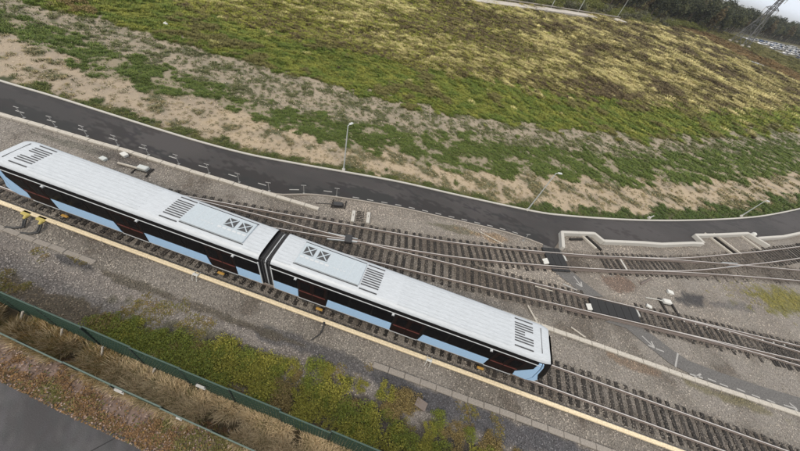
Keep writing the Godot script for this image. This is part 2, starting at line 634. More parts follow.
func make_materials() -> void:
	T.gravel = grain(3, 1024, 0.075, 0.55, 1.0, true, 0.3)
	T.fine = grain(5, 512, 0.09, 0.5, 1.0, false, 0.5)
	T.soft = grain(9, 512, 0.02, 0.72, 1.0, false, 0.3)
	T.streak = grain(4, 512, 0.05, 0.76, 1.0, false, 0.5)
	T.faint = grain(8, 512, 0.03, 0.9, 1.0, false, 0.5)
	T.soil = grain(6, 1024, 0.06, 0.66, 1.0, false, 0.55)
	M.ground = tri(mat(1, 1, 1, 1.0), T.soil, 7.0)
	M.ground.vertex_color_use_as_albedo = true
	M.ballast = tri(mat(1.25, 1.25, 1.25, 0.95), T.gravel, 3.9, 3.0)
	M.ballast.albedo_color = Color(1, 1, 1)
	M.ballast.vertex_color_use_as_albedo = true
	M.asphalt = tri(mat(1, 1, 1, 0.85), T.fine, 2.3, 0.4)
	M.asphalt.vertex_color_use_as_albedo = true
	M.stone = mat(1, 1, 1, 0.95)
	M.stone.vertex_color_use_as_albedo = true
	M.leaf = mat(1, 1, 1, 0.8)
	M.leaf.vertex_color_use_as_albedo = true
	M.leaf.backlight_enabled = true
	M.leaf.backlight = Color(0.35, 0.35, 0.2)
	M.grass = mat(1, 1, 1, 0.9)
	M.grass.vertex_color_use_as_albedo = true
	M.bark = tri(mat(0.12, 0.095, 0.07, 0.95), T.fine, 0.6)
	M.concrete = tri(mat(0.56, 0.54, 0.5, 0.9), T.soil, 1.9, 0.2)
	M.kerb = tri(mat(0.5, 0.465, 0.41, 0.9), T.soft, 1.3, 0.2)
	M.kerb_dark = tri(mat(0.36, 0.325, 0.285, 0.95), T.soft, 1.1, 0.2)
	M.trough = tri(mat(0.3, 0.27, 0.24, 0.95), T.soft, 1.1, 0.3)
	M.paint = tri(mat(0.6, 0.59, 0.57, 0.8), T.gravel, 0.9)
	M.worn = tri(mat(0.46, 0.45, 0.435, 0.9), T.gravel, 0.5)
	M.post = mat(0.24, 0.24, 0.235, 0.7)
	M.rail = tri(mat(0.25, 0.2, 0.175, 0.75), T.fine, 0.9)
	M.railtop = mat(0.46, 0.43, 0.41, 0.5, 0.5)
	M.rubber = tri(mat(0.022, 0.022, 0.024, 0.85), T.fine, 0.5)
	M.steel = mat(0.45, 0.47, 0.48, 0.45, 0.7)
	M.galv = mat(0.42, 0.44, 0.43, 0.6, 0.2)
	M.dark = mat(0.02, 0.02, 0.022, 0.6)
	M.cream = tri(mat(0.8, 0.67, 0.46, 0.6), T.soft, 1.4)
	M.yellow = tri(mat(0.55, 0.45, 0.13, 0.75), T.soft, 0.5)
	M.amber = mat(0.35, 0.2, 0.04, 0.7)
	M.white = tri(mat(0.66, 0.66, 0.63, 0.6), T.soft, 0.6)
	M.cable = mat(0.02, 0.02, 0.02, 0.5)
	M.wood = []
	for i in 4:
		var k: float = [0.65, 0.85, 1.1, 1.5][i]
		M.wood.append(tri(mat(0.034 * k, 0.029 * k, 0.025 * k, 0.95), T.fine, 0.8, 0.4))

func grow(a: float, b: float, step: float, lo: float, hi: float, rate: float) -> PackedFloat32Array:
	var left: Array = []
	var x := a
	var d := step
	while x > lo:
		d *= rate
		x -= d
		left.append(x)
	left.reverse()
	var o := PackedFloat32Array(left)
	x = a
	while x < b:
		o.append(x)
		x += step
	d = step
	while x < hi:
		o.append(x)
		d *= rate
		x += d
	return o

func make_setting() -> void:
	STAINS = [
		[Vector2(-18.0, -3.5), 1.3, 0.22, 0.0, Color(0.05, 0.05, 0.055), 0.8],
		[Vector2(27.9, 12.2), 2.0, 1.0, 0.5, Color(0.035, 0.036, 0.042), 0.85],
		[Vector2(31.5, 13.0), 4.5, 0.5, 0.3, Color(0.1, 0.095, 0.1), 0.6],
		[Vector2(40.0, 16.7), 7.0, 1.6, 0.33, Color(0.16, 0.15, 0.03), 0.85],
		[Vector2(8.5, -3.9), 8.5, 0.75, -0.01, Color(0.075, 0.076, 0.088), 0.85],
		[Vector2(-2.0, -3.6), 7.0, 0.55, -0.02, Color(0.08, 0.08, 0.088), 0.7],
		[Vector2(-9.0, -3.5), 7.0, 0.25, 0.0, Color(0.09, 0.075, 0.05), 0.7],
		[Vector2(20.2, 10.9), 2.6, 0.8, 0.25, Color(0.14, 0.085, 0.06), 0.7],
		[Vector2(-9.5, 7.9), 1.6, 0.5, 0.5, Color(0.12, 0.07, 0.05), 0.7],
		[Vector2(4.5, 10.2), 3.6, 0.4, 0.2, Color(0.09, 0.085, 0.04), 0.6],
		[Vector2(8.0, 10.9), 2.6, 0.5, 0.2, Color(0.26, 0.18, 0.11), 0.7],
		[Vector2(19.5, 3.1), 3.0, 0.5, 0.0, Color(0.2, 0.13, 0.08), 0.6],
		[Vector2(26.0, 3.2), 4.0, 0.4, 0.0, Color(0.15, 0.13, 0.05), 0.6],
		[Vector2(-26.5, 4.6), 4.0, 0.35, 0.05, Color(0.09, 0.09, 0.07), 0.5],
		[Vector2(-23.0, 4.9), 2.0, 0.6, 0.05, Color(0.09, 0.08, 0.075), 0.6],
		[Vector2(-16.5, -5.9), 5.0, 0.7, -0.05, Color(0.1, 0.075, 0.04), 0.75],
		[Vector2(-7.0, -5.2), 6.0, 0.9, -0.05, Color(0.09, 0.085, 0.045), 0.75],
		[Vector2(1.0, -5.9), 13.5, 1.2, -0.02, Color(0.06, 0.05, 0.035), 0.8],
		[Vector2(0.0, 0.0), 60.0, 0.62, 0.0, Color(0.2, 0.178, 0.158), 0.55],
	]
	# ground: one sheet out to the horizon
	var ss := grow(-62, 75, 0.36, -1600, 2600, 1.07)
	var ts := grow(-14, 62, 0.36, -700, 2600, 1.055)
	struct("ground", sheet(ss, func(_s, j): return ts[j], ts.size(), field_color, ground_h), M.ground)
	# ballast bed
	var bs := grow(-62, 74, 0.26, -62, 74, 1.0)
	var rows := 84
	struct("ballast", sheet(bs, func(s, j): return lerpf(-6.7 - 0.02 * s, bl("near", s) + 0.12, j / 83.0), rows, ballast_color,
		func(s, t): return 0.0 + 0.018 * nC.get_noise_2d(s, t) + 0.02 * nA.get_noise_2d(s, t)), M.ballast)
	# the lane beside the tracks
	struct("road", sheet(bs, func(s, j): return lerpf(bl("near", s), bl("far", s), j / 23.0), 24, road_color, func(_s, _t): return 0.065), M.asphalt)
	# its white far kerb and the footing under it
	var k := sten()
	sweep(k, along(ROADFAR, 1.0), vs([-0.09, -0.05, 0.1, -0.05, 0.1, 0.14, 0.07, 0.165, -0.06, 0.165, -0.09, 0.14]))
	struct("kerb", fin(k), M.concrete)
	var pd := sten()
	var nk: Array = []
	for p in ROADNEAR:
		if p.x > -12.3 and p.x < 12.9:
			nk.append(p)
	sweep(pd, along(nk, 0.6), vs([-0.05, -0.05, 0.05, -0.05, 0.05, 0.085, -0.05, 0.085]))
	struct("road_edging", fin(pd), M.kerb_dark)
	# the street at the photo's lower edge
	var st := grow(-45, 12, 0.25, -45, 12, 1.0)
	struct("street", sheet(st, func(s, j): return lerpf(-17.0, bl("nearroad", s) + 0.12 * nA.get_noise_2d(s * 2.0, 0.0), j / 30.0), 31,
		func(s, t): return mixc(Color(0.115, 0.111, 0.117), Color(0.068, 0.066, 0.07), 0.5 + nE.get_noise_2d(s, t) * 1.6 + nC.get_noise_2d(s * 2.0, t * 2.0) * 0.6), func(_s, _t): return 0.0), M.asphalt)
	# seams in the street
	var sm := sten()
	for e in [[-9.0, -9.78, -9.9, -10.9], [-9.9, -10.9, -10.2, -13.0]]:
		barst(sm, V(e[0], e[1], 0.003), V(e[2], e[3], 0.003), 0.04, 0.006)
	struct("street_seam", fin(sm), M.rubber)
	# the far road beyond the meadow
	var fr := sten()
	sweep(fr, along(FARROAD, 4.0), vs([-2.2, -0.6, 2.2, -0.6, 2.2, 0.75, -2.2, 0.75]))
	struct("far_road", fin(fr), tri(mat(0.5, 0.46, 0.41, 0.95), T.soft, 9.0))
	# footpath across the tracks
	var M2: StandardMaterial3D = M.asphalt.duplicate()
	M2.vertex_color_use_as_albedo = false
	M2.albedo_color = lin(0.155, 0.148, 0.143)
	M2.albedo_texture = T.gravel
	M.path = M2
	var pa := sten()
	prism(pa, pst([12.75, 12.3, 14.62, 12.3, 14.7, 11.2, 14.85, 10.5, 16.4, 9.35, 18.0, 8.45, 16.2, 7.85, 15.5, 8.3, 13.9, 9.15, 13.25, 9.75, 13.0, 11.1]), -0.04, 0.05)
	prism(pa, pst([17.6, 6.0, 19.2, 7.0, 20.6, 6.85, 21.9, 6.25, 23.0, 5.6, 24.2, 5.15, 26.5, 5.1, 30.1, 5.2, 33.5, 5.45, 45, 6.2, 70, 7.5, 70, 5.0, 45, 4.3, 32.4, 4.05, 27, 3.98, 24.3, 3.98, 22.4, 4.3, 20.8, 5.2, 19.4, 6.1]), -0.04, 0.045)
	struct("footpath", fin(pa), M2)
	# a little pond far out
	var po := sten()
	var pc := px(776, 73)
	var pp := PackedVector2Array()
	for i in 28:
		var an := TAU * i / 28.0
		var rr := 1.0 + 0.2 * sin(an * 3.0 + 1.0)
		var q := Vector2(cos(an) * 13.0, sin(an) * 2.6).rotated(0.72) * rr
		pp.append(Vector2(pc.x + q.x, pc.z + q.y))
	prism(po, pp, -1.5, ground_h(pc.x, -pc.z) + 0.12)
	var wm := mat(0.35, 0.36, 0.38, 0.12)
	struct("water", fin(po), wm)

func pst(a: Array) -> PackedVector2Array:            # (s, t) pairs to an (x, z) polygon
	var o := PackedVector2Array()
	for i in range(0, a.size(), 2):
		o.append(Vector2(a[i], -a[i + 1]))
	return o

# ---------------------------------------------------------------- tracks
func make_track(label: String, pts: Array, dy: float, skip: Callable, guard := Vector2.ZERO, sunk := func(_s): return false) -> Node3D:
	var t := thing("railway_track", label, "railway track", Vector3(0, dy, 0), 0.0, "railway tracks beside the lane")
	var line := along(pts, 0.62)
	var sl: Array = M.sleeper_mesh
	for e in line:
		var p: Vector2 = e[0]
		if skip.call(p.x):
			continue
		var dir: Vector2 = e[1]
		var xf := Transform3D(Basis(Vector3.UP, atan2(dir.y, dir.x) + rnd(-0.045, 0.045)), V(p.x + rnd(-0.07, 0.07), p.y + rnd(-0.05, 0.05), rnd(-0.012, 0.0) - (0.075 if sunk.call(p.x) else 0.0)))
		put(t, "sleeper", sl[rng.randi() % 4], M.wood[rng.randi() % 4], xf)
	var smooth := along(pts, 1.2)
	for side in [-1, 1]:
		var r := sten()
		sweep(r, offset(smooth, side * 0.7525), vs([-0.07, 0.068, 0.07, 0.068, 0.07, 0.08, 0.015, 0.1, 0.015, 0.175, 0.036, 0.185, 0.036, 0.214, -0.036, 0.214, -0.036, 0.185, -0.015, 0.175, -0.015, 0.1, -0.07, 0.08]))
		var ro := put(t, "rail", fin(r), M.rail)
		var h := sten()
		sweep(h, offset(smooth, side * 0.7525), vs([-0.033, 0.213, 0.033, 0.213, 0.03, 0.219, -0.03, 0.219]))
		put(ro, "running_surface", fin(h), M.railtop)
	if guard != Vector2.ZERO:
		var gl: Array = []
		for e in smooth:
			if e[0].x > guard.x and e[0].x < guard.y:
				gl.append(e)
		for o in [[-0.98, 0.0], [0.6, 2.0]]:
			var g := sten()
			sweep(g, offset(gl, o[0]), vs([-0.06, 0.068, 0.06, 0.068, 0.06, 0.08, 0.03, 0.1, 0.03, 0.205, -0.03, 0.205, -0.03, 0.1, -0.06, 0.08]))
			put(t, "guard_rail", fin(g), M.rail)
	return t

func make_tracks() -> void:
	var sm: Array = []
	for i in 4:
		var s := sten()
		box(s, Vector3(0, -0.03, 0), Vector3(0.25 + 0.012 * i, 0.2, 2.55 + 0.05 * (i - 1.5)), Basis.IDENTITY, 0.018)
		sm.append(fin(s))
	M.sleeper_mesh = sm
	make_track("straight railway track under and ahead of the metro train", vs([-62, 0, -20, 0, 20, 0, 75, 0]), 0.0, func(_s): return false)
	var tb := make_track("railway track crossed by the longer black rubber crossing panel", TRK_B, -0.006, func(s): return s < -9.5 or (s > 16.4 and s < 20.9), Vector2(13, 33))
	make_track("railway track running closest along the white concrete wall", TRK_C, 0.006, func(s): return s < -19.0 or (s > 12.9 and s < 14.9), Vector2(11, 31), func(s): return s > 28.5 or (s > 15.0 and s < 18.5))
	var td := make_track("railway track branching off towards the second concrete bay", TRK_D, 0.013, func(s): return s < 31.5, Vector2.ZERO, func(s): return s < 40.0)
	var te := make_track("railway track branching off past the yellow mossy patch", TRK_E, -0.013, func(s): return s < 33.0)
	# long timbers under the branching rails
	for e in [[td, TRK_D, TRK_C, 25.0, 34.0], [te, TRK_E, TRK_B, 25.0, 36.0]]:
		var tk: Node3D = e[0]
		var s: float = e[3]
		while s < e[4]:
			var a := lut(e[1], s)
			var b := lut(e[2], s)
			var sl := sten()
			box(sl, Vector3.ZERO, Vector3(0.24, 0.18, 2.7 + absf(a - b)), Basis.IDENTITY, 0.015)
			put(tk, "timber", fin(sl), M.wood[rng.randi() % 4], Transform3D(Basis(Vector3.UP, 0.25 if tk == td else 0.1), V(s + 0.31, (a + b) * 0.5, -0.03 if tk == te else -0.085)))
			s += 1.24
	# white fastening caps along one rail of the middle track
	for i in 11:
		var s := 24.2 + i * 1.1
		put(tb, "rail_clip", boxmesh(Vector3(0.1, 0.06, 0.12), 0.015), M.white, Transform3D(Basis.IDENTITY, V(s, lut(TRK_B, s) + 0.55, 0.1)))
	var wsx := px(623.5, 264, 0.1)
	put(tb, "white_timber", boxmesh(Vector3(0.2, 0.06, 1.25), 0.01), M.concrete, Transform3D(Basis(Vector3.UP, 0.3), wsx))
	# crossing noses where rails meet
	for e in [[-3.8, 4.9, 0.24], [35.2, 19.4, 0.42]]:
		var f := thing("rail_frog", "rail crossing nose with dark cover where two tracks part" if e[0] < 0 else "rail crossing nose beside the second concrete bay", "rail crossing", V(e[0], e[1], 0.05), e[2])
		put(f, "base_plate", boxmesh(Vector3(1.9, 0.08, 0.5), 0.02, Vector3(0, 0.03, 0)), M.rail)
		put(f, "nose", bar(Vector3(-0.9, 0.12, 0), Vector3(0.9, 0.12, 0), 0.16, 0.1), M.rail)
		for sd in [-1, 1]:
			put(f, "wing_rail", bar(Vector3(-1.6, 0.13, sd * 0.3), Vector3(0.7, 0.13, sd * 0.14), 0.07, 0.14), M.steel)
		if e[0] < 0:
			put(f, "cover", boxmesh(Vector3(0.55, 0.3, 0.75), 0.05, Vector3(0, 0.16, 0)), M.dark)
	# rubber panels of the foot crossing
	crossing("black rubber crossing panel on the track beside the concrete wall", TRK_C, 13.0, 14.75, 3)
	crossing("long black rubber crossing panel on the middle track", TRK_B, 16.5, 20.75, 6)

func crossing(label: String, trk: Array, s0: float, s1: float, n: int) -> void:
	var sm := (s0 + s1) * 0.5
	var dir := Vector2(1.0, (lut(trk, s1) - lut(trk, s0)) / (s1 - s0)).normalized()
	var ang := atan2(dir.y, dir.x)
	var o := thing("crossing_panel", label, "level crossing", V(sm, lut(trk, sm), 0), ang)
	var L := (s1 - s0) / dir.x
	var w := L / n
	for i in n:
		put(o, "rubber_panel", boxmesh(Vector3(w - 0.02, 0.16, 1.3), 0.02, Vector3(-L / 2 + w * (i + 0.5), 0.135, 0)), M.rubber)
		for sd in ([-1, 1] if n < 4 else []):
			put(o, "outer_panel", boxmesh(Vector3(w - 0.02, 0.14, 0.42), 0.02, Vector3(-L / 2 + w * (i + 0.5), 0.125, sd * 1.05)), M.rubber)
	for sd in [-1, 1]:                                      # white bevelled stop at each end
		var s := sten()
		plate(s, [Vector2(0, 0.0), Vector2(0.38, 0.0), Vector2(0, 0.2)], -0.28, 0.28)
		put(o, "end_ramp", fin(s), M.white, Transform3D(Basis(Vector3.UP, 0.0 if sd > 0 else PI), Vector3(sd * (L / 2 + 0.03), 0.03, -0.25 * sd)))

# ---------------------------------------------------------------- the train
func loft(prof: Array, us: Array, front: bool) -> ArrayMesh:
	# prof: Vector2(w, h); us: u of the straight rings; the last rings follow the raked cab
	var s := sten()
	s.set_smooth_group(1)
	var rings: Array = []
	for u in us:
		var r: Array = []
		for p in prof:
			r.append(Vector3(u, p.y, p.x))
		rings.append(r)
	if front:
		for k in [0.45, 0.75, 0.92, 1.0]:
			var r: Array = []
			for p in prof:
				var uf := nose_u(p.y)
				var sc := 1.0 - 0.11 * maxf(0.0, (k - 0.45) / 0.55) ** 2.2
				var drop := 0.05 * maxf(0.0, (k - 0.45) / 0.55) ** 2 if p.y > 3.6 else 0.0
				r.append(Vector3(lerpf(us[-1], uf, k), p.y - drop, p.x * sc))
			rings.append(r)
	for i in rings.size() - 1:
		for j in prof.size() - 1:
			quad(s, rings[i][j], rings[i][j + 1], rings[i + 1][j + 1], rings[i + 1][j])
	return fin(s)

func nose_u(h: float) -> float:
	var a := vs([1.0, 16.95, 1.5, 17.15, 2.2, 17.03, 3.6, 16.56, 3.95, 16.36])
	return lut(a, h) if h < 3.95 else 16.34

func mirror(m: ArrayMesh, flip: bool) -> ArrayMesh:
	if not flip:
		return m
	var o := ArrayMesh.new()
	for i in m.get_surface_count():
		var ar := m.surface_get_arrays(i)
		var v: PackedVector3Array = ar[Mesh.ARRAY_VERTEX]
		var s := SurfaceTool.new()
		s.begin(Mesh.PRIMITIVE_TRIANGLES)
		var id = ar[Mesh.ARRAY_INDEX]
		var nr: PackedVector3Array = ar[Mesh.ARRAY_NORMAL]
		var cnt: int = v.size() if id == null or id.size() == 0 else id.size()
		for k in range(0, cnt, 3):
			for q in [k, k + 2, k + 1]:
				var ii: int = q if id == null or id.size() == 0 else id[q]
				s.set_normal(nr[ii] * Vector3(-1, 1, 1))
				s.add_vertex(v[ii] * Vector3(-1, 1, 1))
		s.commit(o)
	return o

var car_flip := false

func cp(parent: Node, called: String, m: ArrayMesh, mt: Material) -> MeshInstance3D:
	return put(parent, called, mirror(m, car_flip), mt)

func cbox(parent: Node, called: String, u0: float, u1: float, h0: float, h1: float, w0: float, w1: float, mt: Material, bev := 0.0) -> MeshInstance3D:
	return cp(parent, called, boxmesh(Vector3(u1 - u0, h1 - h0, w1 - w0), bev, Vector3((u0 + u1) / 2, (h0 + h1) / 2, (w0 + w1) / 2)), mt)

func make_train() -> void:
	M.roof = tri(mat(0.5, 0.535, 0.575, 0.5), T.streak, 3.0)
	M.roof.uv1_scale = Vector3(0.05, 0.5, 0.8)
	M.roof.clearcoat_enabled = true
	M.roof.clearcoat = 0.3
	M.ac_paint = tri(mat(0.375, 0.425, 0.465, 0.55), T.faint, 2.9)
	M.blue = tri(mat(0.33, 0.52, 0.76, 0.45), T.faint, 2.2)
	M.black = mat(0.01, 0.0095, 0.01, 0.45)
	M.glass = mat(0.005, 0.005, 0.006, 0.16)
	M.maroon = mat(0.012, 0.007, 0.007, 0.4)
	M.red = mat(0.1, 0.022, 0.018, 0.6)
	M.greyline = mat(0.42, 0.44, 0.46, 0.5)
	M.under = mat(0.03, 0.027, 0.025, 0.9)
	M.bellows = mat(0.022, 0.022, 0.025, 0.8)
	for k in ["black", "glass", "maroon"]:
		M[k].metallic_specular = 0.1
	M.slat = mat(0.035, 0.036, 0.04, 0.6)
	M.fan = mat(0.05, 0.052, 0.055, 0.7)
	M.lamp = mat(0.7, 0.7, 0.68, 0.2)
	metro_car(-6.35, false, "pale blue and black metro car whose slanted cab faces the empty track")
	metro_car(-7.07, true, "pale blue and black metro car beside the yellow cable clamps")

func metro_car(x: float, flip: bool, label: String) -> void:
	car_flip = flip
	var c := thing("metro_car", label, "metro car", Vector3(x, 0, 0), 0.0, "coupled metro cars")
	var W := 1.22
	# shell
	var roofp: Array = vs([-1.168, 3.68, -1.145, 3.745, -1.1, 3.81, -1.03, 3.868, -0.93, 3.915, -0.8, 3.943, -0.4, 3.962, 0, 3.967, 0.4, 3.962, 0.8, 3.943, 0.93, 3.915, 1.03, 3.868, 1.1, 3.81, 1.145, 3.745, 1.168, 3.68])
	var us: Array = [0.0, 0.06, 4.0, 8.0, 12.0, 15.2]
	var roof := cp(c, "roof", loft(roofp, us, true), M.roof)
	for sd in [-1.0, 1.0]:
		var sp: Array = vs([-1.1, 1.02, -1.18, 1.1, -W, 1.22, -W, 2.2, -W, 3.36, -1.205, 3.52, -1.165, 3.69]) if sd < 0 else vs([1.165, 3.69, 1.205, 3.52, W, 3.36, W, 2.2, W, 1.22, 1.18, 1.1, 1.1, 1.02])
		cp(c, "side_wall", loft(sp, us, true), M.black)
	cbox(c, "floor", 0.0, 16.3, 0.98, 1.06, -1.1, 1.1, M.under)
	# cab front: closes the raked end
	var fs := sten()
	var outline: Array = []
	for p in vs([-1.1, 1.02, -W, 1.3, -W, 2.2, -W, 3.36, -1.165, 3.69, -1.1, 3.8, -0.93, 3.91, 0, 3.96, 0.93, 3.91, 1.1, 3.8, 1.165, 3.69, W, 3.36, W, 2.2, W, 1.3, 1.1, 1.02]):
		var uf := nose_u(p.y)
		outline.append(Vector3(uf, p.y - (0.05 if p.y > 3.6 else 0.0), p.x * 0.89))
	var mid := Vector3(17.12, 2.2, 0)
	for i in outline.size():
		tria(fs, mid, outline[i], outline[(i + 1) % outline.size()])
	cp(c, "cab_front", fin(fs), M.black)
	var wsn := sten()
	quad(wsn, Vector3(17.17, 2.15, -0.9), Vector3(17.17, 2.15, 0.9), Vector3(16.73, 3.5, 0.86), Vector3(16.73, 3.5, -0.86))
	cp(c, "windscreen", fin(wsn), M.glass)
	for sd in [-1.0, 1.0]:
		cbox(c, "headlight", 17.1, 17.19, 1.5, 1.64, sd * 0.72 - 0.14, sd * 0.72 + 0.14, M.lamp, 0.02)
	cbox(c, "coupler", 16.8, 17.45, 0.75, 0.95, -0.14, 0.14, M.under, 0.03)
	cbox(c, "bumper", 16.8, 17.2, 1.05, 1.3, -0.9, 0.9, M.blue, 0.05)
	# flank: panels, doors, windows, on both sides
	for sd in [-1.0, 1.0]:
		for e in [[0.06, 1.62, 0.0, 0.0], [3.42, 7.58, 0.1, -0.05], [9.42, 13.68, 0.1, -0.05]]:
			var s := sten()
			plate(s, [Vector2(e[0] + e[2], 2.06), Vector2(e[1] + e[3], 2.06), Vector2(e[1], 1.14), Vector2(e[0], 1.14)], sd * (W - 0.02), sd * (W + 0.014))
			cp(c, "side_panel", fin(s), M.blue)
			var n := 3 if e[1] - e[0] > 2.0 else 1
			var wl: float = (e[1] - e[0]) / n
			for i in n:
				cbox(c, "window", e[0] + wl * i + 0.05, e[0] + wl * (i + 1) - 0.05, 2.16, 3.22, sd * W - 0.012, sd * W + 0.012, M.glass, 0.008)
		for u in [1.66, 7.62, 13.72]:
			for lf in 2:
				var u0: float = u + lf * 0.86
				var d := cbox(c, "door", u0 + 0.012, u0 + 0.85, 1.1, 3.24, sd * (W - 0.015) - 0.02, sd * (W - 0.015) + 0.02, M.maroon, 0.01)
				cbox(d, "door_window", u0 + 0.13, u0 + 0.73, 2.2, 3.05, sd * (W + 0.005) - 0.006, sd * (W + 0.005) + 0.006, M.glass)
				cbox(d, "red_strip", u0 + 0.03, u0 + 0.83, 1.93, 2.03, sd * (W + 0.008) - 0.008, sd * (W + 0.008) + 0.008, M.red)
			cbox(c, "door_sill", u - 0.02, u + 1.74, 1.06, 1.1, sd * (W + 0.01) - 0.03, sd * (W + 0.01) + 0.03, M.greyline)
		# blue nose swoosh in two strips
		for e in [[[15.42, 1.72, 15.55, 1.2, 16.42, 1.12, 16.5, 1.7, 16.22, 3.05, 16.02, 3.6, 15.86, 3.6, 16.0, 2.75]], [[16.47, 1.12, 16.85, 1.3, 16.9, 1.62, 16.55, 2.25, 16.28, 3.3, 16.13, 3.6, 16.07, 3.6, 16.27, 3.05, 16.55, 1.7]]]:
			var s := sten()
			var k := 1.0 if e[0][0] < 15.9 else 0.992
			plate(s, vs(e[0]), sd * (W * k - 0.06), sd * (W * k + 0.012))
			cp(c, "nose_panel", fin(s), M.blue)
		cbox(c, "gutter", 0.02, 16.05, 3.37, 3.415, sd * (W + 0.015) - 0.02, sd * (W + 0.015) + 0.02, M.greyline, 0.01)
		cbox(c, "skirt_rail", 0.06, 15.4, 1.075, 1.1, sd * (W + 0.0) - 0.012, sd * (W + 0.0) + 0.012, M.greyline)
		for u in [1.54, 7.41, 13.23]:
			var q := sten()
			tube(q, [Vector3(u, 3.29, sd * W), Vector3(u, 3.28, sd * (W + 0.13))], [0.085, 0.07], 12)
			var cm := cp(c, "door_camera", fin(q), M.greyline)
			cbox(cm, "lens", u - 0.03, u + 0.03, 3.25, 3.31, sd * (W + 0.135) - 0.01, sd * (W + 0.135) + 0.01, M.dark)
	# roof ribs
	for w in [-0.92, -0.75, -0.5, -0.25, 0.0, 0.25, 0.5, 0.75, 0.92]:
		var hh: float = 3.962 - maxf(0.0, absf(w) - 0.4) * 0.043 - maxf(0.0, absf(w) - 0.8) * 0.13
		for seg in [[7.4, 14.05], [0.15, 1.05]]:
			if absf(w) < 0.95 or seg[0] > 1:
				cbox(roof, "roof_rib", seg[0], seg[1], hh - 0.02, hh + 0.014, w - 0.018, w + 0.018, M.roof)
	cbox(roof, "roof_seam", 15.84, 15.865, 3.945, 3.973, -0.75, 0.75, M.slat)
	# air outlets: dark slats
	for e in [[5.1, 6.15], [14.25, 15.35]]:
		var i := 0
		for w in [-0.82, -0.56, -0.405, -0.25, -0.095, 0.06, 0.215, 0.37, 0.525, 0.82]:
			var hh: float = 3.965 - maxf(0.0, absf(w) - 0.4) * 0.045
			var u0: float = e[0]
			var u1: float = e[1]
			if i in [4, 5] and e[0] > 10.0:
				u1 -= 0.5
			cbox(roof, "vent_slat", u0, u1, hh - 0.02, hh + 0.022, w - 0.032, w + 0.032, M.slat, 0.005)
			i += 1
	# air conditioning unit
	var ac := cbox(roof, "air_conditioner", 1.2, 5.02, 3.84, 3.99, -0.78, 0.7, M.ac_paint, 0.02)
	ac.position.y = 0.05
	for w in [0.76, -0.84]:
		cbox(ac, "unit_edge", 1.15, 5.0, 3.865, 3.93, w - 0.02, w + 0.02, M.slat)
	for u in [2.9, 3.6, 4.3]:
		cbox(ac, "panel_joint", u, u + 0.012, 3.99, 3.993, -0.74, 0.66, M.greyline)
	for u in [1.66, 2.5]:
		var f := cbox(ac, "fan_grille", u - 0.31, u + 0.31, 3.985, 4.008, -0.56, 0.02, M.fan, 0.005)
		var rg := sten()
		var ring: Array = []
		for k in 17:
			var an := TAU * k / 16.0
			ring.append(Vector3(u + 0.25 * cos(an), 4.01, -0.27 + 0.25 * sin(an)))
		tube(rg, ring, 0.012, 5)
		cp(f, "fan_ring", fin(rg), M.slat)
		for an in [PI / 4, -PI / 4]:
			var b := sten()
			barst(b, Vector3(u - 0.4 * cos(an), 4.02 + an * 0.003, -0.27 - 0.38 * sin(an)), Vector3(u + 0.4 * cos(an), 4.02 + an * 0.003, -0.27 + 0.38 * sin(an)), 0.06, 0.02)
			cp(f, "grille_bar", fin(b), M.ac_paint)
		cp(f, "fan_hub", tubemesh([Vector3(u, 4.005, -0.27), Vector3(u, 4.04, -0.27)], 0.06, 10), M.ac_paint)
	for u in 6:
		cbox(ac, "filter_grille", 1.3 + u * 0.3, 1.53 + u * 0.3, 3.985, 3.998, 0.16, 0.28, M.greyline)
	for u in 4:
		cbox(ac, "filter_grille", 3.3 + u * 0.2, 3.44 + u * 0.2, 3.985, 3.998, 0.2, 0.24, M.greyline)
	cbox(roof, "label_strip", 4.0, 4.45, 3.93, 3.96, -0.84, -0.8, M.slat)
	# end wall towards the other car, gangway
	var ew := sten()
	var op: Array = []
	for p in vs([-1.1, 1.02, -W, 1.3, -W, 3.36, -1.165, 3.69, -1.1, 3.8, -0.93, 3.91, 0, 3.96, 0.93, 3.91, 1.1, 3.8, 1.165, 3.69, W, 3.36, W, 1.3, 1.1, 1.02]):
		op.append(Vector3(0.0, p.y, p.x))
	for i in op.size():
		tria(ew, Vector3(0.0, 2.3, 0), op[i], op[(i + 1) % op.size()])
	cp(c, "end_wall", fin(ew), M.black)
	cbox(c, "end_post", -0.01, 0.06, 1.1, 3.5, W - 0.03, W + 0.016, M.greyline, 0.005)
	for k in 5:
		var g := -0.01 - k * 0.07
		var sh := 0.0 if k % 2 == 0 else 0.06
		var bs := sten()
		for e in [[-1.08 + sh, 1.15, -1.08 + sh, 3.62 - sh], [1.08 - sh, 1.15, 1.08 - sh, 3.62 - sh], [-1.0, 3.62 - sh, 1.0, 3.62 - sh]]:
			barst(bs, Vector3(g, e[1], e[0]), Vector3(g, e[3], e[2]), 0.12, 0.075)
		cp(c, "bellows", fin(bs), M.bellows)
	if not flip:
		var hp := sten()
		tube(hp, [Vector3(-0.36, 1.2, -1.13), Vector3(-0.36, 3.4, -1.13), Vector3(-0.36, 3.6, -1.06), Vector3(-0.36, 3.68, -0.9), Vector3(-0.36, 3.7, 0), Vector3(-0.36, 3.68, 0.9), Vector3(-0.36, 3.6, 1.06), Vector3(-0.36, 3.4, 1.13), Vector3(-0.36, 1.2, 1.13)], 0.032, 6)
		cp(c, "gangway_hoop", fin(hp), M.greyline)
	# underframe and bogies
	for e in [[4.9, 6.4, -1.0, -0.2], [6.7, 8.6, -1.02, -0.1], [8.9, 10.6, -1.0, -0.3], [5.2, 7.4, 0.2, 1.0], [8.0, 10.4, 0.2, 1.0]]:
		cbox(c, "equipment_box", e[0], e[1], 0.42, 0.98, e[2], e[3], M.under, 0.03)
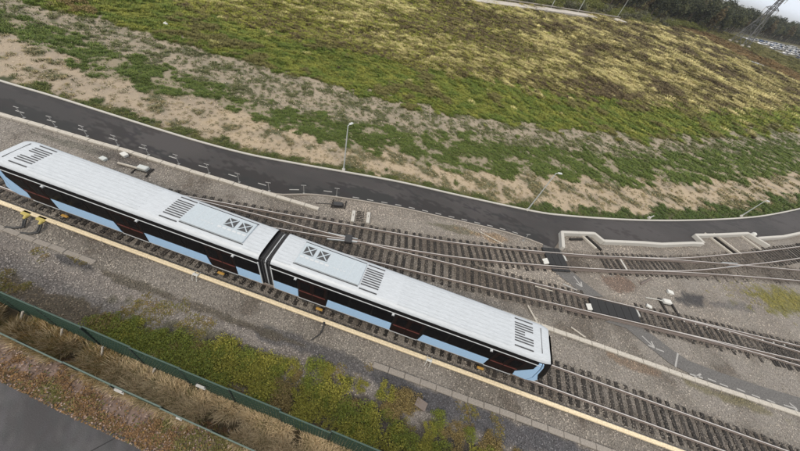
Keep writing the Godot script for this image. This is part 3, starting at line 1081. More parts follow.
	for u in [3.0, 13.85]:
		var bg := cbox(c, "bogie", u - 1.5, u + 1.5, 0.5, 0.72, -0.3, 0.3, M.under, 0.03)
		for sd in [-1.0, 1.0]:
			cbox(bg, "side_frame", u - 1.45, u + 1.45, 0.46, 0.7, sd * 1.0 - 0.09, sd * 1.0 + 0.09, M.under, 0.04)
			for du in [-1.05, 1.05]:
				var q := sten()
				tube(q, [Vector3(u + du, 0.64, sd * 0.69), Vector3(u + du, 0.64, sd * 0.82)], 0.42, 20)
				cp(bg, "wheel", fin(q), M.rail)
				cbox(bg, "axle_box", u + du - 0.13, u + du + 0.13, 0.42, 0.66, sd * 1.1 - 0.05, sd * 1.1 + 0.06, M.under, 0.03)
			cbox(bg, "collector_shoe", u - 0.22, u + 0.22, 0.3, 0.42, sd * 1.2 - 0.08, sd * 1.2 + 0.08, M.amber, 0.03)

# ---------------------------------------------------------------- lineside
func slabs(called: String, label: String, category: String, pts: Array, s0: float, s1: float, len: float, w: float, h: float, y: float, mt: Material, group := "") -> void:
	var o := thing(called, label, category, Vector3.ZERO, 0.0, group)
	var n := int((s1 - s0) / len)
	var mesh := boxmesh(Vector3(len - 0.025, h, w), 0.02)
	for i in n:
		var a := s0 + i * len
		var p := Vector2(a, lut(pts, a))
		var q := Vector2(a + len, lut(pts, a + len))
		var d := q - p
		var m := (p + q) / 2
		put(o, "slab", mesh, mt, Transform3D(Basis(Vector3.UP, atan2(d.y, d.x) + rnd(-0.006, 0.006)), V(m.x, m.y + rnd(-0.012, 0.012), y + rnd(-0.012, 0.012))))

func seg_wall(o: Node3D, pts: Array, w: float, h: float, mt: Material) -> void:
	for i in pts.size() - 1:
		var a: Vector2 = pts[i]
		var b: Vector2 = pts[i + 1]
		var d := b - a
		var n := maxi(1, int(round(d.length() / 2.4)))
		for k in n:
			var p := a + d * (k + 0.5) / n
			var ex := w * 0.5 if n == 1 else 0.0
			put(o, "wall_block", boxmesh(Vector3(d.length() / n - 0.012 + ex, h, w), 0.025), mt, Transform3D(Basis(Vector3.UP, atan2(d.y, d.x)), V(p.x, p.y, h / 2 - 0.12 + 0.003 * (i % 3))))

func make_lineside() -> void:
	# conductor rail with its cream cover
	var tr := thing("third_rail", "long cream cover of the conductor rail beside the train", "third rail", V(0, -1.76, 0))
	var c := sten()
	sweep(c, [[Vector2(-62, 0), Vector2(1, 0)], [Vector2(75, 0), Vector2(1, 0)]], vs([-0.13, 0.2, -0.115, 0.2, -0.115, 0.31, -0.08, 0.345, 0.07, 0.345, 0.1, 0.32, 0.1, 0.24, 0.115, 0.24, 0.115, 0.33, 0.075, 0.36, -0.085, 0.36, -0.13, 0.32]))
	put(tr, "cover", fin(c), M.cream)
	var cr := sten()
	sweep(cr, [[Vector2(-62, 0), Vector2(1, 0)], [Vector2(75, 0), Vector2(1, 0)]], vs([-0.03, 0.2, 0.04, 0.2, 0.04, 0.3, -0.03, 0.3]))
	put(tr, "conductor", fin(cr), M.steel)
	for i in 41:
		var s := -58.0 + i * 3.1
		var bk := put(tr, "bracket", boxmesh(Vector3(0.08, 0.34, 0.06), 0.01, Vector3(0, 0.15, 0.14)), M.kerb_dark, Transform3D(Basis.IDENTITY, Vector3(s, 0, 0)))
		put(bk, "arm", boxmesh(Vector3(0.06, 0.04, 0.2), 0.008, Vector3(0, 0.345, 0.06)), M.cream)
		put(bk, "foot", boxmesh(Vector3(0.14, 0.06, 0.16), 0.01, Vector3(0, 0.0, 0.15)), M.kerb_dark)
	# white clamps astride the cover
	for s in [-11.3, 4.2]:
		var k := thing("cover_clamp", "white clamp astride the cream cover beside the gangway" if s < 0 else "white clamp astride the cream cover beside the leading car", "clamp", V(s, -1.8, 0))
		for du in [-0.14, 0.14]:
			put(k, "hoop", tubemesh([Vector3(du, 0.0, 0.32), Vector3(du, 0.36, 0.2), Vector3(du, 0.42, 0.0), Vector3(du, 0.36, -0.2), Vector3(du, 0.1, -0.26)], 0.022, 6), M.white)
		put(k, "plate", boxmesh(Vector3(0.36, 0.03, 0.16), 0.01, Vector3(0, 0.43, 0.08)), M.white)
	# the two power cables with their yellow boots
	for e in [[-22.85, -22.35, "black power cable in a yellow boot, nearer the train's end"], [-21.8, -21.55, "black power cable in a yellow boot, nearer the middle of the train"]]:
		var k := thing("power_cable", e[2], "cable", V(e[0], -1.8, 0), 0.0, "cables feeding the conductor rail")
		var bt := put(k, "boot", boxmesh(Vector3(0.6, 0.12, 0.34), 0.05, Vector3(0.0, 0.3, 0.06)), M.yellow)
		put(bt, "collar", tubemesh([Vector3(0.15, 0.3, 0.2), Vector3(0.2, 0.22, 0.42)], [0.11, 0.08], 10), M.yellow)
		var dx: float = e[1] - e[0]
		for off in [0.0, 0.12]:
			put(k, "lead", tubemesh([Vector3(0.18 + off, 0.25, 0.36), Vector3(0.34 + off, 0.2, 0.6), Vector3(0.34 + dx * 0.3 + off, 0.1, 0.85), Vector3(0.15 + off, 0.06, 1.08), Vector3(-0.25 + off, 0.05, 1.2), Vector3(-0.4 + off, -0.05, 1.3)], 0.05, 7), M.cable)
	var hz := thing("hose", "black hose running from the cream cover to the trough", "cable", V(-2.7, -1.8, 0))
	put(hz, "lead", tubemesh([Vector3(0.0, 0.28, 0.1), Vector3(0.02, 0.2, 0.22), Vector3(0.05, 0.06, 0.45), Vector3(0.02, 0.05, 0.75), Vector3(-0.18, 0.05, 1.05), Vector3(-0.36, -0.04, 1.3)], 0.045, 7), M.cable)
	put(hz, "clip", boxmesh(Vector3(0.14, 0.12, 0.14), 0.02, Vector3(0, 0.3, 0.1)), M.dark)
	# cable troughs and edging slabs
	slabs("concrete_edging", "pale concrete edging between the lane and the gravel", "kerb", KERB, -60.0, -7.2, 1.2, 0.34, 0.3, 0.03, M.kerb)
	slabs("cable_trough", "pale concrete cable trough between train track and footpath", "cable trough", vs([8, 3.45, 13, 3.55, 17, 3.62, 24, 3.66, 28.5, 3.8, 32.4, 3.93, 70, 4.6]), 9.0, 70.0, 1.0, 0.34, 0.26, 0.0, M.kerb)
	slabs("cable_trough", "weathered cable trough half sunk beside the bush thicket", "cable trough", vs([-2, -3.12, 30, -3.12]), 1.0, 29.0, 1.0, 0.34, 0.24, -0.02, M.trough)
	slabs("cable_trough", "weathered cable trough half sunk beside the yellow cable boots", "cable trough", vs([-60, -3.14, -10, -3.12]), -56.0, -16.6, 1.0, 0.3, 0.22, -0.05, M.trough)
	# white concrete wall along the lane, with two bays
	var w1 := thing("concrete_wall", "low white concrete wall with a bay beside the foot crossing", "wall")
	seg_wall(w1, vs([14.6, 12.35, 14.72, 14.4, 18.36, 15.95, 19.22, 15.3, 24, 17.3, 26.4, 18.2, 30.84, 20.45, 32.1, 20.95]), 0.32, 0.62, M.concrete)
	var w2 := thing("concrete_wall", "low white concrete wall with a bay near the rail fork", "wall")
	seg_wall(w2, vs([32.3, 21.2, 31.8, 22.15, 35.07, 23.75, 40.6, 26.65, 42.6, 25.5]), 0.32, 0.62, M.concrete)
	var w3 := thing("concrete_wall", "low white concrete wall following the lane's bend", "wall")
	seg_wall(w3, vs([41.75, 26.35, 46.7, 29.0, 51.4, 32.0, 58, 36.4, 66, 41.8]), 0.32, 0.62, M.concrete)
	var wc := sten()
	tube(wc, [Vector3(0, 0, 0), Vector3(0, 0.5, 0)], [0.28, 0.24], 14)
	tube(wc, [Vector3(0, 0.5, 0), Vector3(0, 0.6, 0)], [0.24, 0.1], 14)
	tag(put(self, "bollard", fin(wc), M.white, Transform3D(Basis.IDENTITY, px(751, 236))), "round white bollard at the corner of the far bay", "bollard")
	# timbers stored in the bays
	for e in [[16.4, 14.5, 0.45, 1.6, 0, "dark timber lying along the bay beside the foot crossing"], [17.6, 14.9, -0.75, 2.2, 1, "pale beam leaning in the bay beside the foot crossing"], [18.15, 15.0, -0.75, 2.3, 0, "dark beam leaning in the bay beside the foot crossing"],
			[35.0, 22.6, -0.8, 3.2, 1, "pale timber in the bay near the rail fork, first of two"], [35.7, 22.9, -0.8, 3.2, 0, "dark timber in the bay near the rail fork"], [36.4, 23.2, -0.8, 3.2, 1, "pale timber in the bay near the rail fork, second of two"], [40.3, 25.4, -0.8, 2.8, 1, "pale timber against the end of the bay near the rail fork"]]:
		var tb := thing("timber_beam", e[5], "beam", V(e[0], e[1], 0.1), e[2], "timbers stored in the wall bays")
		put(tb, "beam", boxmesh(Vector3(e[3], 0.2, 0.22), 0.02), M.kerb if e[4] == 1 else M.wood[0])
		put(tb, "end_plate", boxmesh(Vector3(0.02, 0.16, 0.18), 0.0, Vector3(e[3] / 2 + 0.008, 0, 0)), M.rail)
	# T-shaped marker posts along the lane
	var tp: Node3D = null
	for i in 12:
		var s := -34.6 + i * 2.55
		var at := V(s, bl("near", s) + 0.12, 0.05)
		var ang := atan2(bl("near", s + 1) - bl("near", s), 1.0)
		if tp == null:
			tp = thing("marker_post", "thin T-shaped metal post on the lane's edging", "post", at, ang, "T-shaped posts along the lane")
			put(tp, "stem", tubemesh([Vector3(0, 0, 0), Vector3(0, 0.92, 0)], 0.028, 7), M.post)
			put(tp, "crossbar", boxmesh(Vector3(0.42, 0.045, 0.05), 0.012, Vector3(0, 0.94, 0)), M.post)
			put(tp, "foot_plate", boxmesh(Vector3(0.16, 0.02, 0.16), 0.004, Vector3(0, 0.02, 0)), M.post)
		else:
			dup(tp, at, ang)
	dup(tp, px(523, 241) + Vector3(0, 0.03, 0), 0.4, 1.0, "thin T-shaped metal post beside the foot crossing")
	# painted dashes on the lane and the path
	var dash := sten()
	var s0 := -33.3
	while s0 < 10.5:
		var far := s0 > -7.5
		var L := 0.55 if far else 0.7
		var a := V(s0, bl("near", s0) + (0.28 if far else 0.62), 0.069)
		var b := V(s0 + L, bl("near", s0 + L) + (0.28 if far else 0.62), 0.069)
		barst(dash, a, b, 0.085, 0.006)
		s0 += 1.25 if far else 2.55
	put(self, "road_marking", fin(dash), M.worn).set_meta("kind", "structure")
	var pm := sten()
	for e in [[724, 385], [741, 390], [756, 396], [771, 401], [712, 380], [660, 350]]:
		var p := px(e[0], e[1], 0.05)
		barst(pm, p - Vector3(0.32, 0, 0), p + Vector3(0.32, 0, 0.02), 0.1, 0.006)
	for e in [[578, 281.6, -0.95], [648.6, 342, -0.7], [791, 407, 0.05]]:        # bicycle-lane style arrows: stem, two barbs
		var p := px(e[0], e[1], 0.053)
		var b := Basis(Vector3.UP, e[2])
		barst(pm, p + b * Vector3(-0.55, 0, 0), p + b * Vector3(0.5, 0, 0), 0.1, 0.006)
		barst(pm, p + b * Vector3(0.5, 0.001, 0), p + b * Vector3(0.1, 0.001, 0.3), 0.13, 0.006)
		barst(pm, p + b * Vector3(0.5, 0.002, 0), p + b * Vector3(0.1, 0.002, -0.3), 0.13, 0.006)
	for e in [[690, 374, 703, 378], [692, 379, 701, 374], [563, 284, 577, 290], [678, 353, 675.5, 367]]:
		barst(pm, px(e[0], e[1], 0.052), px(e[2], e[3], 0.052), 0.13, 0.005)
	put(self, "path_marking", fin(pm), M.worn).set_meta("kind", "structure")
	# poles lying on the gravel
	for e in [[537, 322, 528, 306, 0.07, "short grey pole lying beyond the front of the train"], [571, 327, 585, 337, 0.06, "short grey pole lying between trough and middle track"], [535, 286, 552, 291, 0.05, "pale plank lying beside the middle track"],
			[641, 284, 652, 278, 0.08, "rusty bar lying between the two far tracks"], [480, 232, 503, 244, 0.05, "pale stick lying on the gravel beside the lane"], [118, 163, 141, 169, 0.1, "long grey beam lying behind the rear metro car"]]:
		var a := px(e[0], e[1], e[4] + 0.02)
		var b := px(e[2], e[3], e[4] + 0.02)
		var o := thing("fallen_pole", e[5], "pole", (a + b) / 2)
		put(o, "shaft", tubemesh([a - (a + b) / 2, b - (a + b) / 2], e[4], 7), M.rail if e[0] == 641 else M.kerb)
		put(o, "end_cap", boxmesh(Vector3.ONE * e[4] * 1.7, 0.005, b - (a + b) / 2), M.kerb_dark)
	# point machines
	point_machine("white point machine with twin bars beside the middle track", px(665, 302.6), 0.16, -1.0, 1.7)
	point_machine("dark point machine on the gravel opposite the gangway", px(338, 206), 0.35, 1.0, 0.6)
	point_machine("grey point machine behind the rear metro car", px(144, 170), 0.1, -1.0, 0.7)
	var bxs := [[125, 156, 0.5, M.white, "small white box on the gravel behind the rear car"], [640, 213, 0.0, M.white, ""], [104, 160, 0.45, M.galv, "small grey box on the gravel near the edging slabs"], [669, 293, 0.5, M.white, "torn white bag on the gravel beside the point machine"], [420, 405, 0.62, M.rail, "brown steel hatch at the edge of the thicket"], [648, 307, 0.4, M.white, "small white marker block beside the middle track"]]
	for e in bxs:
		if e[4] == "":
			continue
		var p := px(e[0], e[1])
		var o := thing("ground_box", e[4], "box", p, rnd(-0.3, 0.3))
		var z: float = e[2]
		put(o, "body", boxmesh(Vector3(z, z * 0.4, z * 0.7), 0.04, Vector3(0, z * 0.2, 0)), e[3])
		put(o, "lid", boxmesh(Vector3(z * 1.06, 0.03, z * 0.76), 0.01, Vector3(0, z * 0.4 + 0.016, 0)), e[3])
	# crossing slabs opposite the gangway
	for e in [[353, 217, "pale concrete slab by the fork, lying nearer the point machine"], [368, 218.5, "pale concrete slab by the fork, lying farther from the point machine"]]:
		var o := thing("concrete_slab", e[2], "slab", px(e[0], e[1]), 0.25, "concrete slabs by the fork")
		put(o, "slab", boxmesh(Vector3(0.3, 0.2, 1.25), 0.03, Vector3(0, 0.08, 0)), M.concrete)
		put(o, "lifting_eye", tubemesh([Vector3(0, 0.18, -0.2), Vector3(0, 0.24, -0.15), Vector3(0, 0.24, -0.05), Vector3(0, 0.18, 0)], 0.015, 5), M.rail)
	var dh := thing("drain_grate", "dark steel grate between the two pale concrete slabs", "grate", px(360, 216.5), 0.25)
	for i in 6:
		put(dh, "grate_bar", boxmesh(Vector3(0.6, 0.06, 0.08), 0.01, Vector3(0, 0.05, -0.5 + i * 0.2)), M.under)
	# street lamps of the lane
	lamp(px(343.5, 170.5), 4.85, 1.2, "slim lamp post on the verge opposite the gangway")
	lamp(px(527, 210.5), 5.0, 0.3, "slim lamp post on the verge near the foot crossing")
	lamp(px(740.5, 216.5), 3.0, 0.2, "short lamp post on the verge near the far bay")
	var fo := thing("post_stump", "pale stump of a post on the verge beyond the wall", "post", px(648.5, 218.5))
	put(fo, "footing", tubemesh([Vector3(0, -0.1, 0), Vector3(0, 0.25, 0)], [0.2, 0.16], 10), M.concrete)
	put(fo, "stub", tubemesh([Vector3(0, 0.2, 0), Vector3(0.15, 0.6, 0.05)], 0.06, 8), M.white)

func point_machine(label: String, at: Vector3, turn: float, side: float, reach: float) -> void:
	var o := thing("point_machine", label, "point machine", at, turn)
	var light := label.begins_with("white")
	put(o, "case", boxmesh(Vector3(0.75, 0.28, 0.42), 0.05, Vector3(0, 0.2, 0)), M.white if light else (M.dark if label.begins_with("dark") else M.galv))
	put(o, "base", boxmesh(Vector3(0.95, 0.06, 0.55), 0.01, Vector3(0, 0.04, 0)), M.under)
	for du in [-0.55, 0.55]:
		put(o, "throw_bar", bar(Vector3(du, 0.08, -0.3 * -side), Vector3(du + 0.12, 0.08, -side * reach), 0.2 if light else 0.08, 0.07), M.wood[0])
	put(o, "conduit", tubemesh([Vector3(-0.35, 0.14, 0), Vector3(-0.7, 0.1, -0.08), Vector3(-1.2, 0.06, -0.1), Vector3(-1.9, 0.05, -0.05)], 0.035, 6), M.white if light else M.cable)

func lamp(at: Vector3, h: float, turn: float, label: String) -> void:
	var o := thing("lamp_post", label, "lamp post", at, turn, "lamp posts along the lane")
	put(o, "footing", tubemesh([Vector3(0, -0.1, 0), Vector3(0, 0.22, 0), Vector3(0, 0.26, 0)], [0.16, 0.15, 0.09], 10), M.concrete)
	put(o, "pole", tubemesh([Vector3(0, 0.2, 0), Vector3(0, 1.0, 0), Vector3(0, h, 0)], [0.07, 0.06, 0.04], 10), M.galv)
	put(o, "bracket", tubemesh([Vector3(0, h - 0.03, 0), Vector3(0.12, h + 0.03, 0), Vector3(0.3, h + 0.05, 0)], 0.03, 7), M.galv)
	var hd := put(o, "lamp_head", boxmesh(Vector3(0.42, 0.09, 0.22), 0.035, Vector3(0.38, h + 0.07, 0)), M.galv)
	put(hd, "lens", boxmesh(Vector3(0.3, 0.02, 0.15), 0.004, Vector3(0.38, h + 0.018, 0)), M.lamp)

# ---------------------------------------------------------------- fences
func mesh_panel(L: float, h: float) -> ArrayMesh:
	var s := sten()
	var n := int(L / 0.14)
	for i in n + 1:
		box(s, Vector3(-L / 2 + L * i / n, h / 2, 0), Vector3(0.075, h, 0.012))
	for k in 9:
		box(s, Vector3(0, 0.05 + (h - 0.1) * k / 8.0, 0.014), Vector3(L, 0.13, 0.012))
	return fin(s)

func fence(label: String, pts: Array, s0: float, s1: float, h: float, step: float, mt: Material, pm: Material, lean: float) -> void:
	var o := thing("fence", label, "fence")
	var n := int((s1 - s0) / step)
	var pmesh := mesh_panel(step - 0.08, h - 0.08)
	for i in n + 1:
		var s := s0 + i * step
		var a := V(s, lut(pts, s))
		put(o, "post", boxmesh(Vector3(0.09, h + 0.06, 0.09), 0.01, Vector3(0, h / 2, 0)), M.fdark, Transform3D(Basis(Vector3.RIGHT, lean + rnd(-0.015, 0.015)), a))
		if i == n:
			break
		var b := V(s + step, lut(pts, s + step))
		var d := b - a
		var bs := Basis(Vector3.UP, atan2(-d.z, d.x)) * Basis(Vector3.RIGHT, lean + rnd(-0.02, 0.02))
		put(o, "mesh_panel", pmesh, mt, Transform3D(bs, (a + b) / 2 + Vector3(0, 0.04, 0)))
		put(o, "top_rail", boxmesh(Vector3(step, 0.05, 0.06), 0.01, Vector3(0, h + 0.01, 0)), pm, Transform3D(bs, (a + b) / 2))

func make_fences() -> void:
	M.fdark = mat(0.008, 0.016, 0.013, 0.7)
	M.fgreen = mat(0.006, 0.028, 0.015, 0.8)
	M.fpost = mat(0.032, 0.06, 0.047, 0.7)
	M.fgrey = mat(0.075, 0.105, 0.09, 0.7)
	fence("dark green mesh fence between gravel and dry grass", FENCE, -30.0, 16.0, 2.5, 2.5, M.fgreen, M.fpost, -0.06)
	fence("grey-green mesh fence beside the street", FENCE2, -30.0, 10.0, 1.6, 2.5, M.fgreen, M.fgrey, 0.0)
	for e in [[60, 343, 64, 327], [100.5, 363, 104, 345], [151, 376, 155, 368], [19, 324, 22, 312]]:
		var a := px(e[0], e[1])
		var t := lut(FENCE, a.x)
		var b := px(e[2], e[3], 0.9)
		b.z = -t + 0.05
		var o := thing("wooden_stake", "weathered wooden stake propping the dark green fence", "stake", a, 0.0, "stakes propping the fence")
		put(o, "stake", tubemesh([Vector3(0, -0.1, 0), (b - a) * 0.5 + Vector3(0.01, 0, 0), b - a], [0.055, 0.05, 0.045], 7), M.kerb)
		put(o, "wire_tie", tubemesh([(b - a) * 0.93 + Vector3(-0.08, 0, 0), (b - a) * 0.93 + Vector3(0.08, 0, 0)], 0.02, 5), M.rail)
	# white notices on the fences
	for e in [[203, 383, FENCE, 1.5, "small white sheet tied to the dark green fence", 0.5], [123, 386, FENCE2, 1.3, "pale strip tied to the grey-green fence, longer one", 0.5], [181, 415, FENCE2, 1.3, "pale strip tied to the grey-green fence, shorter one", 0.3]]:
		var p := px(e[0], e[1], e[3])
		p.z = -lut(e[2], p.x) + 0.06
		var o := thing("notice", e[4], "notice", p, -0.04)
		put(o, "sheet", boxmesh(Vector3(e[5], 0.2, 0.012), 0.003), M.paint, Transform3D(Basis(Vector3.RIGHT, -0.5), Vector3.ZERO))
		for d in [-1, 1]:
			put(o, "tie", boxmesh(Vector3(0.03, 0.03, 0.1), 0.0, Vector3(d * e[5] * 0.45, 0.1, -0.03)), M.dark)

# ---------------------------------------------------------------- far away
func leafy(sd: int, n: int, r: Vector3, leaf: float, c0: Color, c1: Color, clumps := 14, low := 0.15) -> ArrayMesh:
	var g := RandomNumberGenerator.new()
	g.seed = sd
	var v := PackedVector3Array()
	var nn := PackedVector3Array()
	var cc := PackedColorArray()
	var cl: Array = []
	for i in clumps:
		var d := Vector3(g.randfn(), g.randfn() * 0.8 + 0.2, g.randfn()).normalized() * g.randf_range(0.35, 0.8)
		cl.append([Vector3(d.x * r.x, r.y * (1.0 + d.y), d.z * r.z), g.randf_range(0.28, 0.5), g.randf()])
	for i in n:
		var e: Array = cl[g.randi() % clumps]
		var q: Vector3 = Vector3(g.randfn(), g.randfn(), g.randfn()).normalized() * (g.randf() ** 0.4) * e[1]
		var p: Vector3 = e[0] + Vector3(q.x * r.x, q.y * r.y, q.z * r.z)
		p.y = maxf(p.y, low * r.y)
		var u := Vector3(g.randfn(), g.randfn() * 0.6, g.randfn()).normalized()
		var w := u.cross(Vector3(g.randfn(), g.randfn(), g.randfn())).normalized()
		var L := leaf * g.randf_range(0.6, 1.3)
		var nrm := u.cross(w).normalized()
		var col := c0.lerp(c1, g.randf()) * g.randf_range(0.8, 1.2)   # each leaf its own tone, at random
		var a := p - u * L
		var b := p + w * L * 0.55
		var c := p + u * L
		var d := p - w * L * 0.55
		for x in [a, b, c, a, c, d]:
			v.append(x)
			nn.append(nrm)
			cc.append(col)
	var ar := []
	ar.resize(Mesh.ARRAY_MAX)
	ar[Mesh.ARRAY_VERTEX] = v
	ar[Mesh.ARRAY_NORMAL] = nn
	ar[Mesh.ARRAY_COLOR] = cc
	var m := ArrayMesh.new()
	m.add_surface_from_arrays(Mesh.PRIMITIVE_TRIANGLES, ar)
	return m

func tree_proto(called: String, label: String, group: String, sd: int, h: float, rad: float, c0: Color, c1: Color, at: Vector3) -> Node3D:
	var o := thing(called, label, "tree", at, 0.0, group)
	var g := RandomNumberGenerator.new()
	g.seed = sd
	var tk := sten()
	tube(tk, [Vector3(0, -0.5, 0), Vector3(0.1, h * 0.3, 0), Vector3(0.0, h * 0.6, 0.15), Vector3(0.1, h * 0.85, 0)], [h * 0.022, h * 0.018, h * 0.011, h * 0.004], 7)
	for i in 6:
		var an := g.randf() * TAU
		var y := h * g.randf_range(0.28, 0.6)
		tube(tk, [Vector3(0, y, 0), Vector3(cos(an) * rad * 0.4, y + h * 0.1, sin(an) * rad * 0.4), Vector3(cos(an) * rad * 0.75, y + h * 0.16, sin(an) * rad * 0.75)], [h * 0.009, h * 0.006, h * 0.003], 5)
	put(o, "trunk", fin(tk), M.bark)
	put(o, "crown", leafy(sd, 1500, Vector3(rad, h * 0.43, rad), 0.55, c0, c1, 18), M.leaf, Transform3D(Basis.IDENTITY, Vector3(0, h * 0.14, 0)))
	return o

func make_far() -> void:
	# woodland edge
	var G0 := Color(0.035, 0.045, 0.018)
	var protos: Array = []
	var kinds := [["dark_tree", "dark green tree in the wood beyond the meadow", 16.0, 5.0, Color(0.028, 0.036, 0.016), Color(0.055, 0.06, 0.024)],
		["brown_tree", "brownish autumn tree in the wood beyond the meadow", 15.0, 4.6, Color(0.07, 0.055, 0.025), Color(0.1, 0.075, 0.03)],
		["olive_tree", "olive green tree in the wood beyond the meadow", 14.0, 5.2, Color(0.05, 0.06, 0.02), Color(0.085, 0.085, 0.03)],
		["tall_tree", "tall slender dark tree in the wood beyond the meadow", 18.0, 4.2, Color(0.026, 0.034, 0.018), Color(0.05, 0.052, 0.024)]]
	var line := vs([40, 208, 95, 242, 134, 266, 160, 288, 195, 336, 240, 388, 300, 440, 380, 510, 480, 600])
	var spots: Array = []
	for row in 4:
		for e in along(line, 7.0 + row):
			var p: Vector2 = e[0] + Vector2(-e[1].y, e[1].x) * (row * 9.0 + rnd(-3, 3)) + e[1] * rnd(-3, 3)
			spots.append(p)
	for i in spots.size():
		var p: Vector2 = spots[i]
		var k := int(rng.randi() % 10)
		k = [0, 0, 0, 1, 1, 2, 2, 3, 3, 0][k]
		var at := V(p.x, p.y, 0.0)
		while protos.size() < 4:
			var q: Array = kinds[protos.size()]
			protos.append(tree_proto(q[0], q[1], "trees of the far wood", 100 + protos.size(), q[2], q[3], q[4], q[5], V(spots[protos.size() * 3].x + 4, spots[protos.size() * 3].y + 14, 0)))
		dup(protos[k], at, rnd(0, TAU), rnd(0.75, 1.1))
	# shrub belt behind the far road
	var sp: Node3D = null
	var sq: Node3D = null
	for i in 90:
		var s := -5.0 + i * 1.7 + rnd(-1, 1)
		var t := bl("farroad", s) + rnd(6.0, 34.0)
		var at := V(s, t, 0)
		if sp == null:
			sp = shrub("hedge_shrub", "bright green shrub in the belt behind the far road", "shrubs behind the far road", 301, 2.2, 3.4, Color(0.07, 0.085, 0.015), Color(0.13, 0.13, 0.025), at)
			sq = shrub("grey_shrub", "grey green shrub in the belt behind the far road", "shrubs behind the far road", 302, 2.0, 3.0, Color(0.06, 0.065, 0.035), Color(0.12, 0.115, 0.07), at + Vector3(3, 0, -2))
		else:
			dup(sp if rng.randf() < 0.7 else sq, at, rnd(0, TAU), rnd(0.7, 1.3))
	# crash barrier of the far road
	var cb := thing("crash_barrier", "grey crash barrier along the far road", "crash barrier")
	var fl := along(FARROAD, 4.0)
	var rl := sten()
	sweep(rl, offset(fl, 2.0), vs([-0.05, 1.15, 0.05, 1.15, 0.1, 1.3, 0.05, 1.5, -0.05, 1.5, -0.1, 1.3]))
	put(cb, "beam", fin(rl), M.kerb_dark)
	var pmesh := boxmesh(Vector3(0.14, 0.8, 0.14), 0.0)
	for e in offset(fl, 2.15):
		if e[0].x > -8 and e[0].x < 70:
			put(cb, "post", pmesh, M.kerb_dark, Transform3D(Basis.IDENTITY, V(e[0].x, e[0].y, 1.05)))
	# masts of the far road
	for e in [[550, 10, "tall pale mast behind the far road, standing alone"], [577, 14, "tall pale mast behind the far road, next to a low post"], [616, 19, "tall pale mast at the far road's bend"], [636, 10, "tall pale mast among the far shrubs"], [675, 19, "tall pale mast beside the orange van"]]:
		var p := px(e[0], e[1])
		var o := thing("far_mast", e[2], "mast", p, 0.7, "masts along the far road")
		put(o, "pole", tubemesh([Vector3(0, -0.3, 0), Vector3(0, 9.5, 0)], [0.12, 0.07], 8), M.galv)
		put(o, "arm", tubemesh([Vector3(0, 9.3, 0), Vector3(1.6, 9.7, 0)], [0.09, 0.07], 6), M.galv)
		put(o, "lamp_head", boxmesh(Vector3(0.9, 0.14, 0.4), 0.04, Vector3(2.0, 9.7, 0)), M.white)
	pylon(px(738.5, 44.5))
	# parked cars beyond the pylon
	var cols := {"white": mat(0.8, 0.8, 0.8, 0.35), "blue": mat(0.06, 0.13, 0.3, 0.3), "silver": mat(0.45, 0.47, 0.5, 0.3, 0.5), "dark": mat(0.03, 0.035, 0.045, 0.3)}
	var proto := {}
	var names := ["white", "silver", "white", "blue", "white", "dark", "white", "white", "silver", "white"]
	var o0 := Vector2(212, 327)
	var da := Vector2(0.74, 0.67)
	var dn := Vector2(0.67, -0.74)
	for row in 6:
		for i in 46:
			if rng.randf() < 0.14:
				continue
			var p: Vector2 = o0 + da * (i * 3.1 + row * 2.0) + dn * (row * 8.5 - 4.0)
			var nm: String = names[rng.randi() % names.size()]
			var turn := -atan2(dn.x, dn.y) + (PI if rng.randf() < 0.5 else 0.0) + rnd(-0.03, 0.03)
			if not proto.has(nm):
				proto[nm] = car(nm + "_car", "%s car parked in the lot beyond the pylon" % nm, "cars parked beyond the pylon", cols[nm], V(p.x, p.y, 0.0), turn)
			else:
				dup(proto[nm], V(p.x, p.y, 0.0), turn, rnd(0.97, 1.06))
	var lot := sten()
	prism(lot, PackedVector2Array([cz(o0, da, dn, -8, -12), cz(o0, da, dn, 160, -12), cz(o0, da, dn, 160, 52), cz(o0, da, dn, -8, 52)]), -0.9, -0.02)
	struct("car_park", fin(lot), tri(mat(0.3, 0.3, 0.31, 0.95), T.soft, 8.0))
	car("orange_van", "small orange van beside the far road's shrubs", "", mat(0.5, 0.12, 0.05, 0.4), px(669, 23), 0.8)

func cz(o: Vector2, a: Vector2, n: Vector2, i: float, j: float) -> Vector2:
	var p := o + a * i + n * j
	return Vector2(p.x, -p.y)

func car(called: String, label: String, group: String, mt: Material, at: Vector3, turn: float) -> Node3D:
	var o := thing(called, label, "car", at, turn, group)
	var s := sten()
	plate(s, vs([-2.15, 0.35, 2.15, 0.35, 2.2, 0.75, 1.2, 0.95, -1.9, 1.0, -2.2, 0.8]), -0.88, 0.88)
	put(o, "body", fin(s), mt)
	var r := sten()
	plate(r, vs([-1.75, 0.98, 1.15, 0.94, 0.45, 1.42, -1.3, 1.46]), -0.78, 0.78)
	put(o, "windows", fin(r), M.black)
	put(o, "car_roof", boxmesh(Vector3(1.75, 0.06, 1.5), 0.02, Vector3(-0.42, 1.47, 0)), mt)
	for e in [[-1.35, -0.86], [-1.35, 0.86], [1.35, -0.86], [1.35, 0.86]]:
		put(o, "wheel", tubemesh([Vector3(e[0], 0.32, e[1] - 0.1), Vector3(e[0], 0.32, e[1] + 0.1)], 0.32, 10), M.dark)
	return o

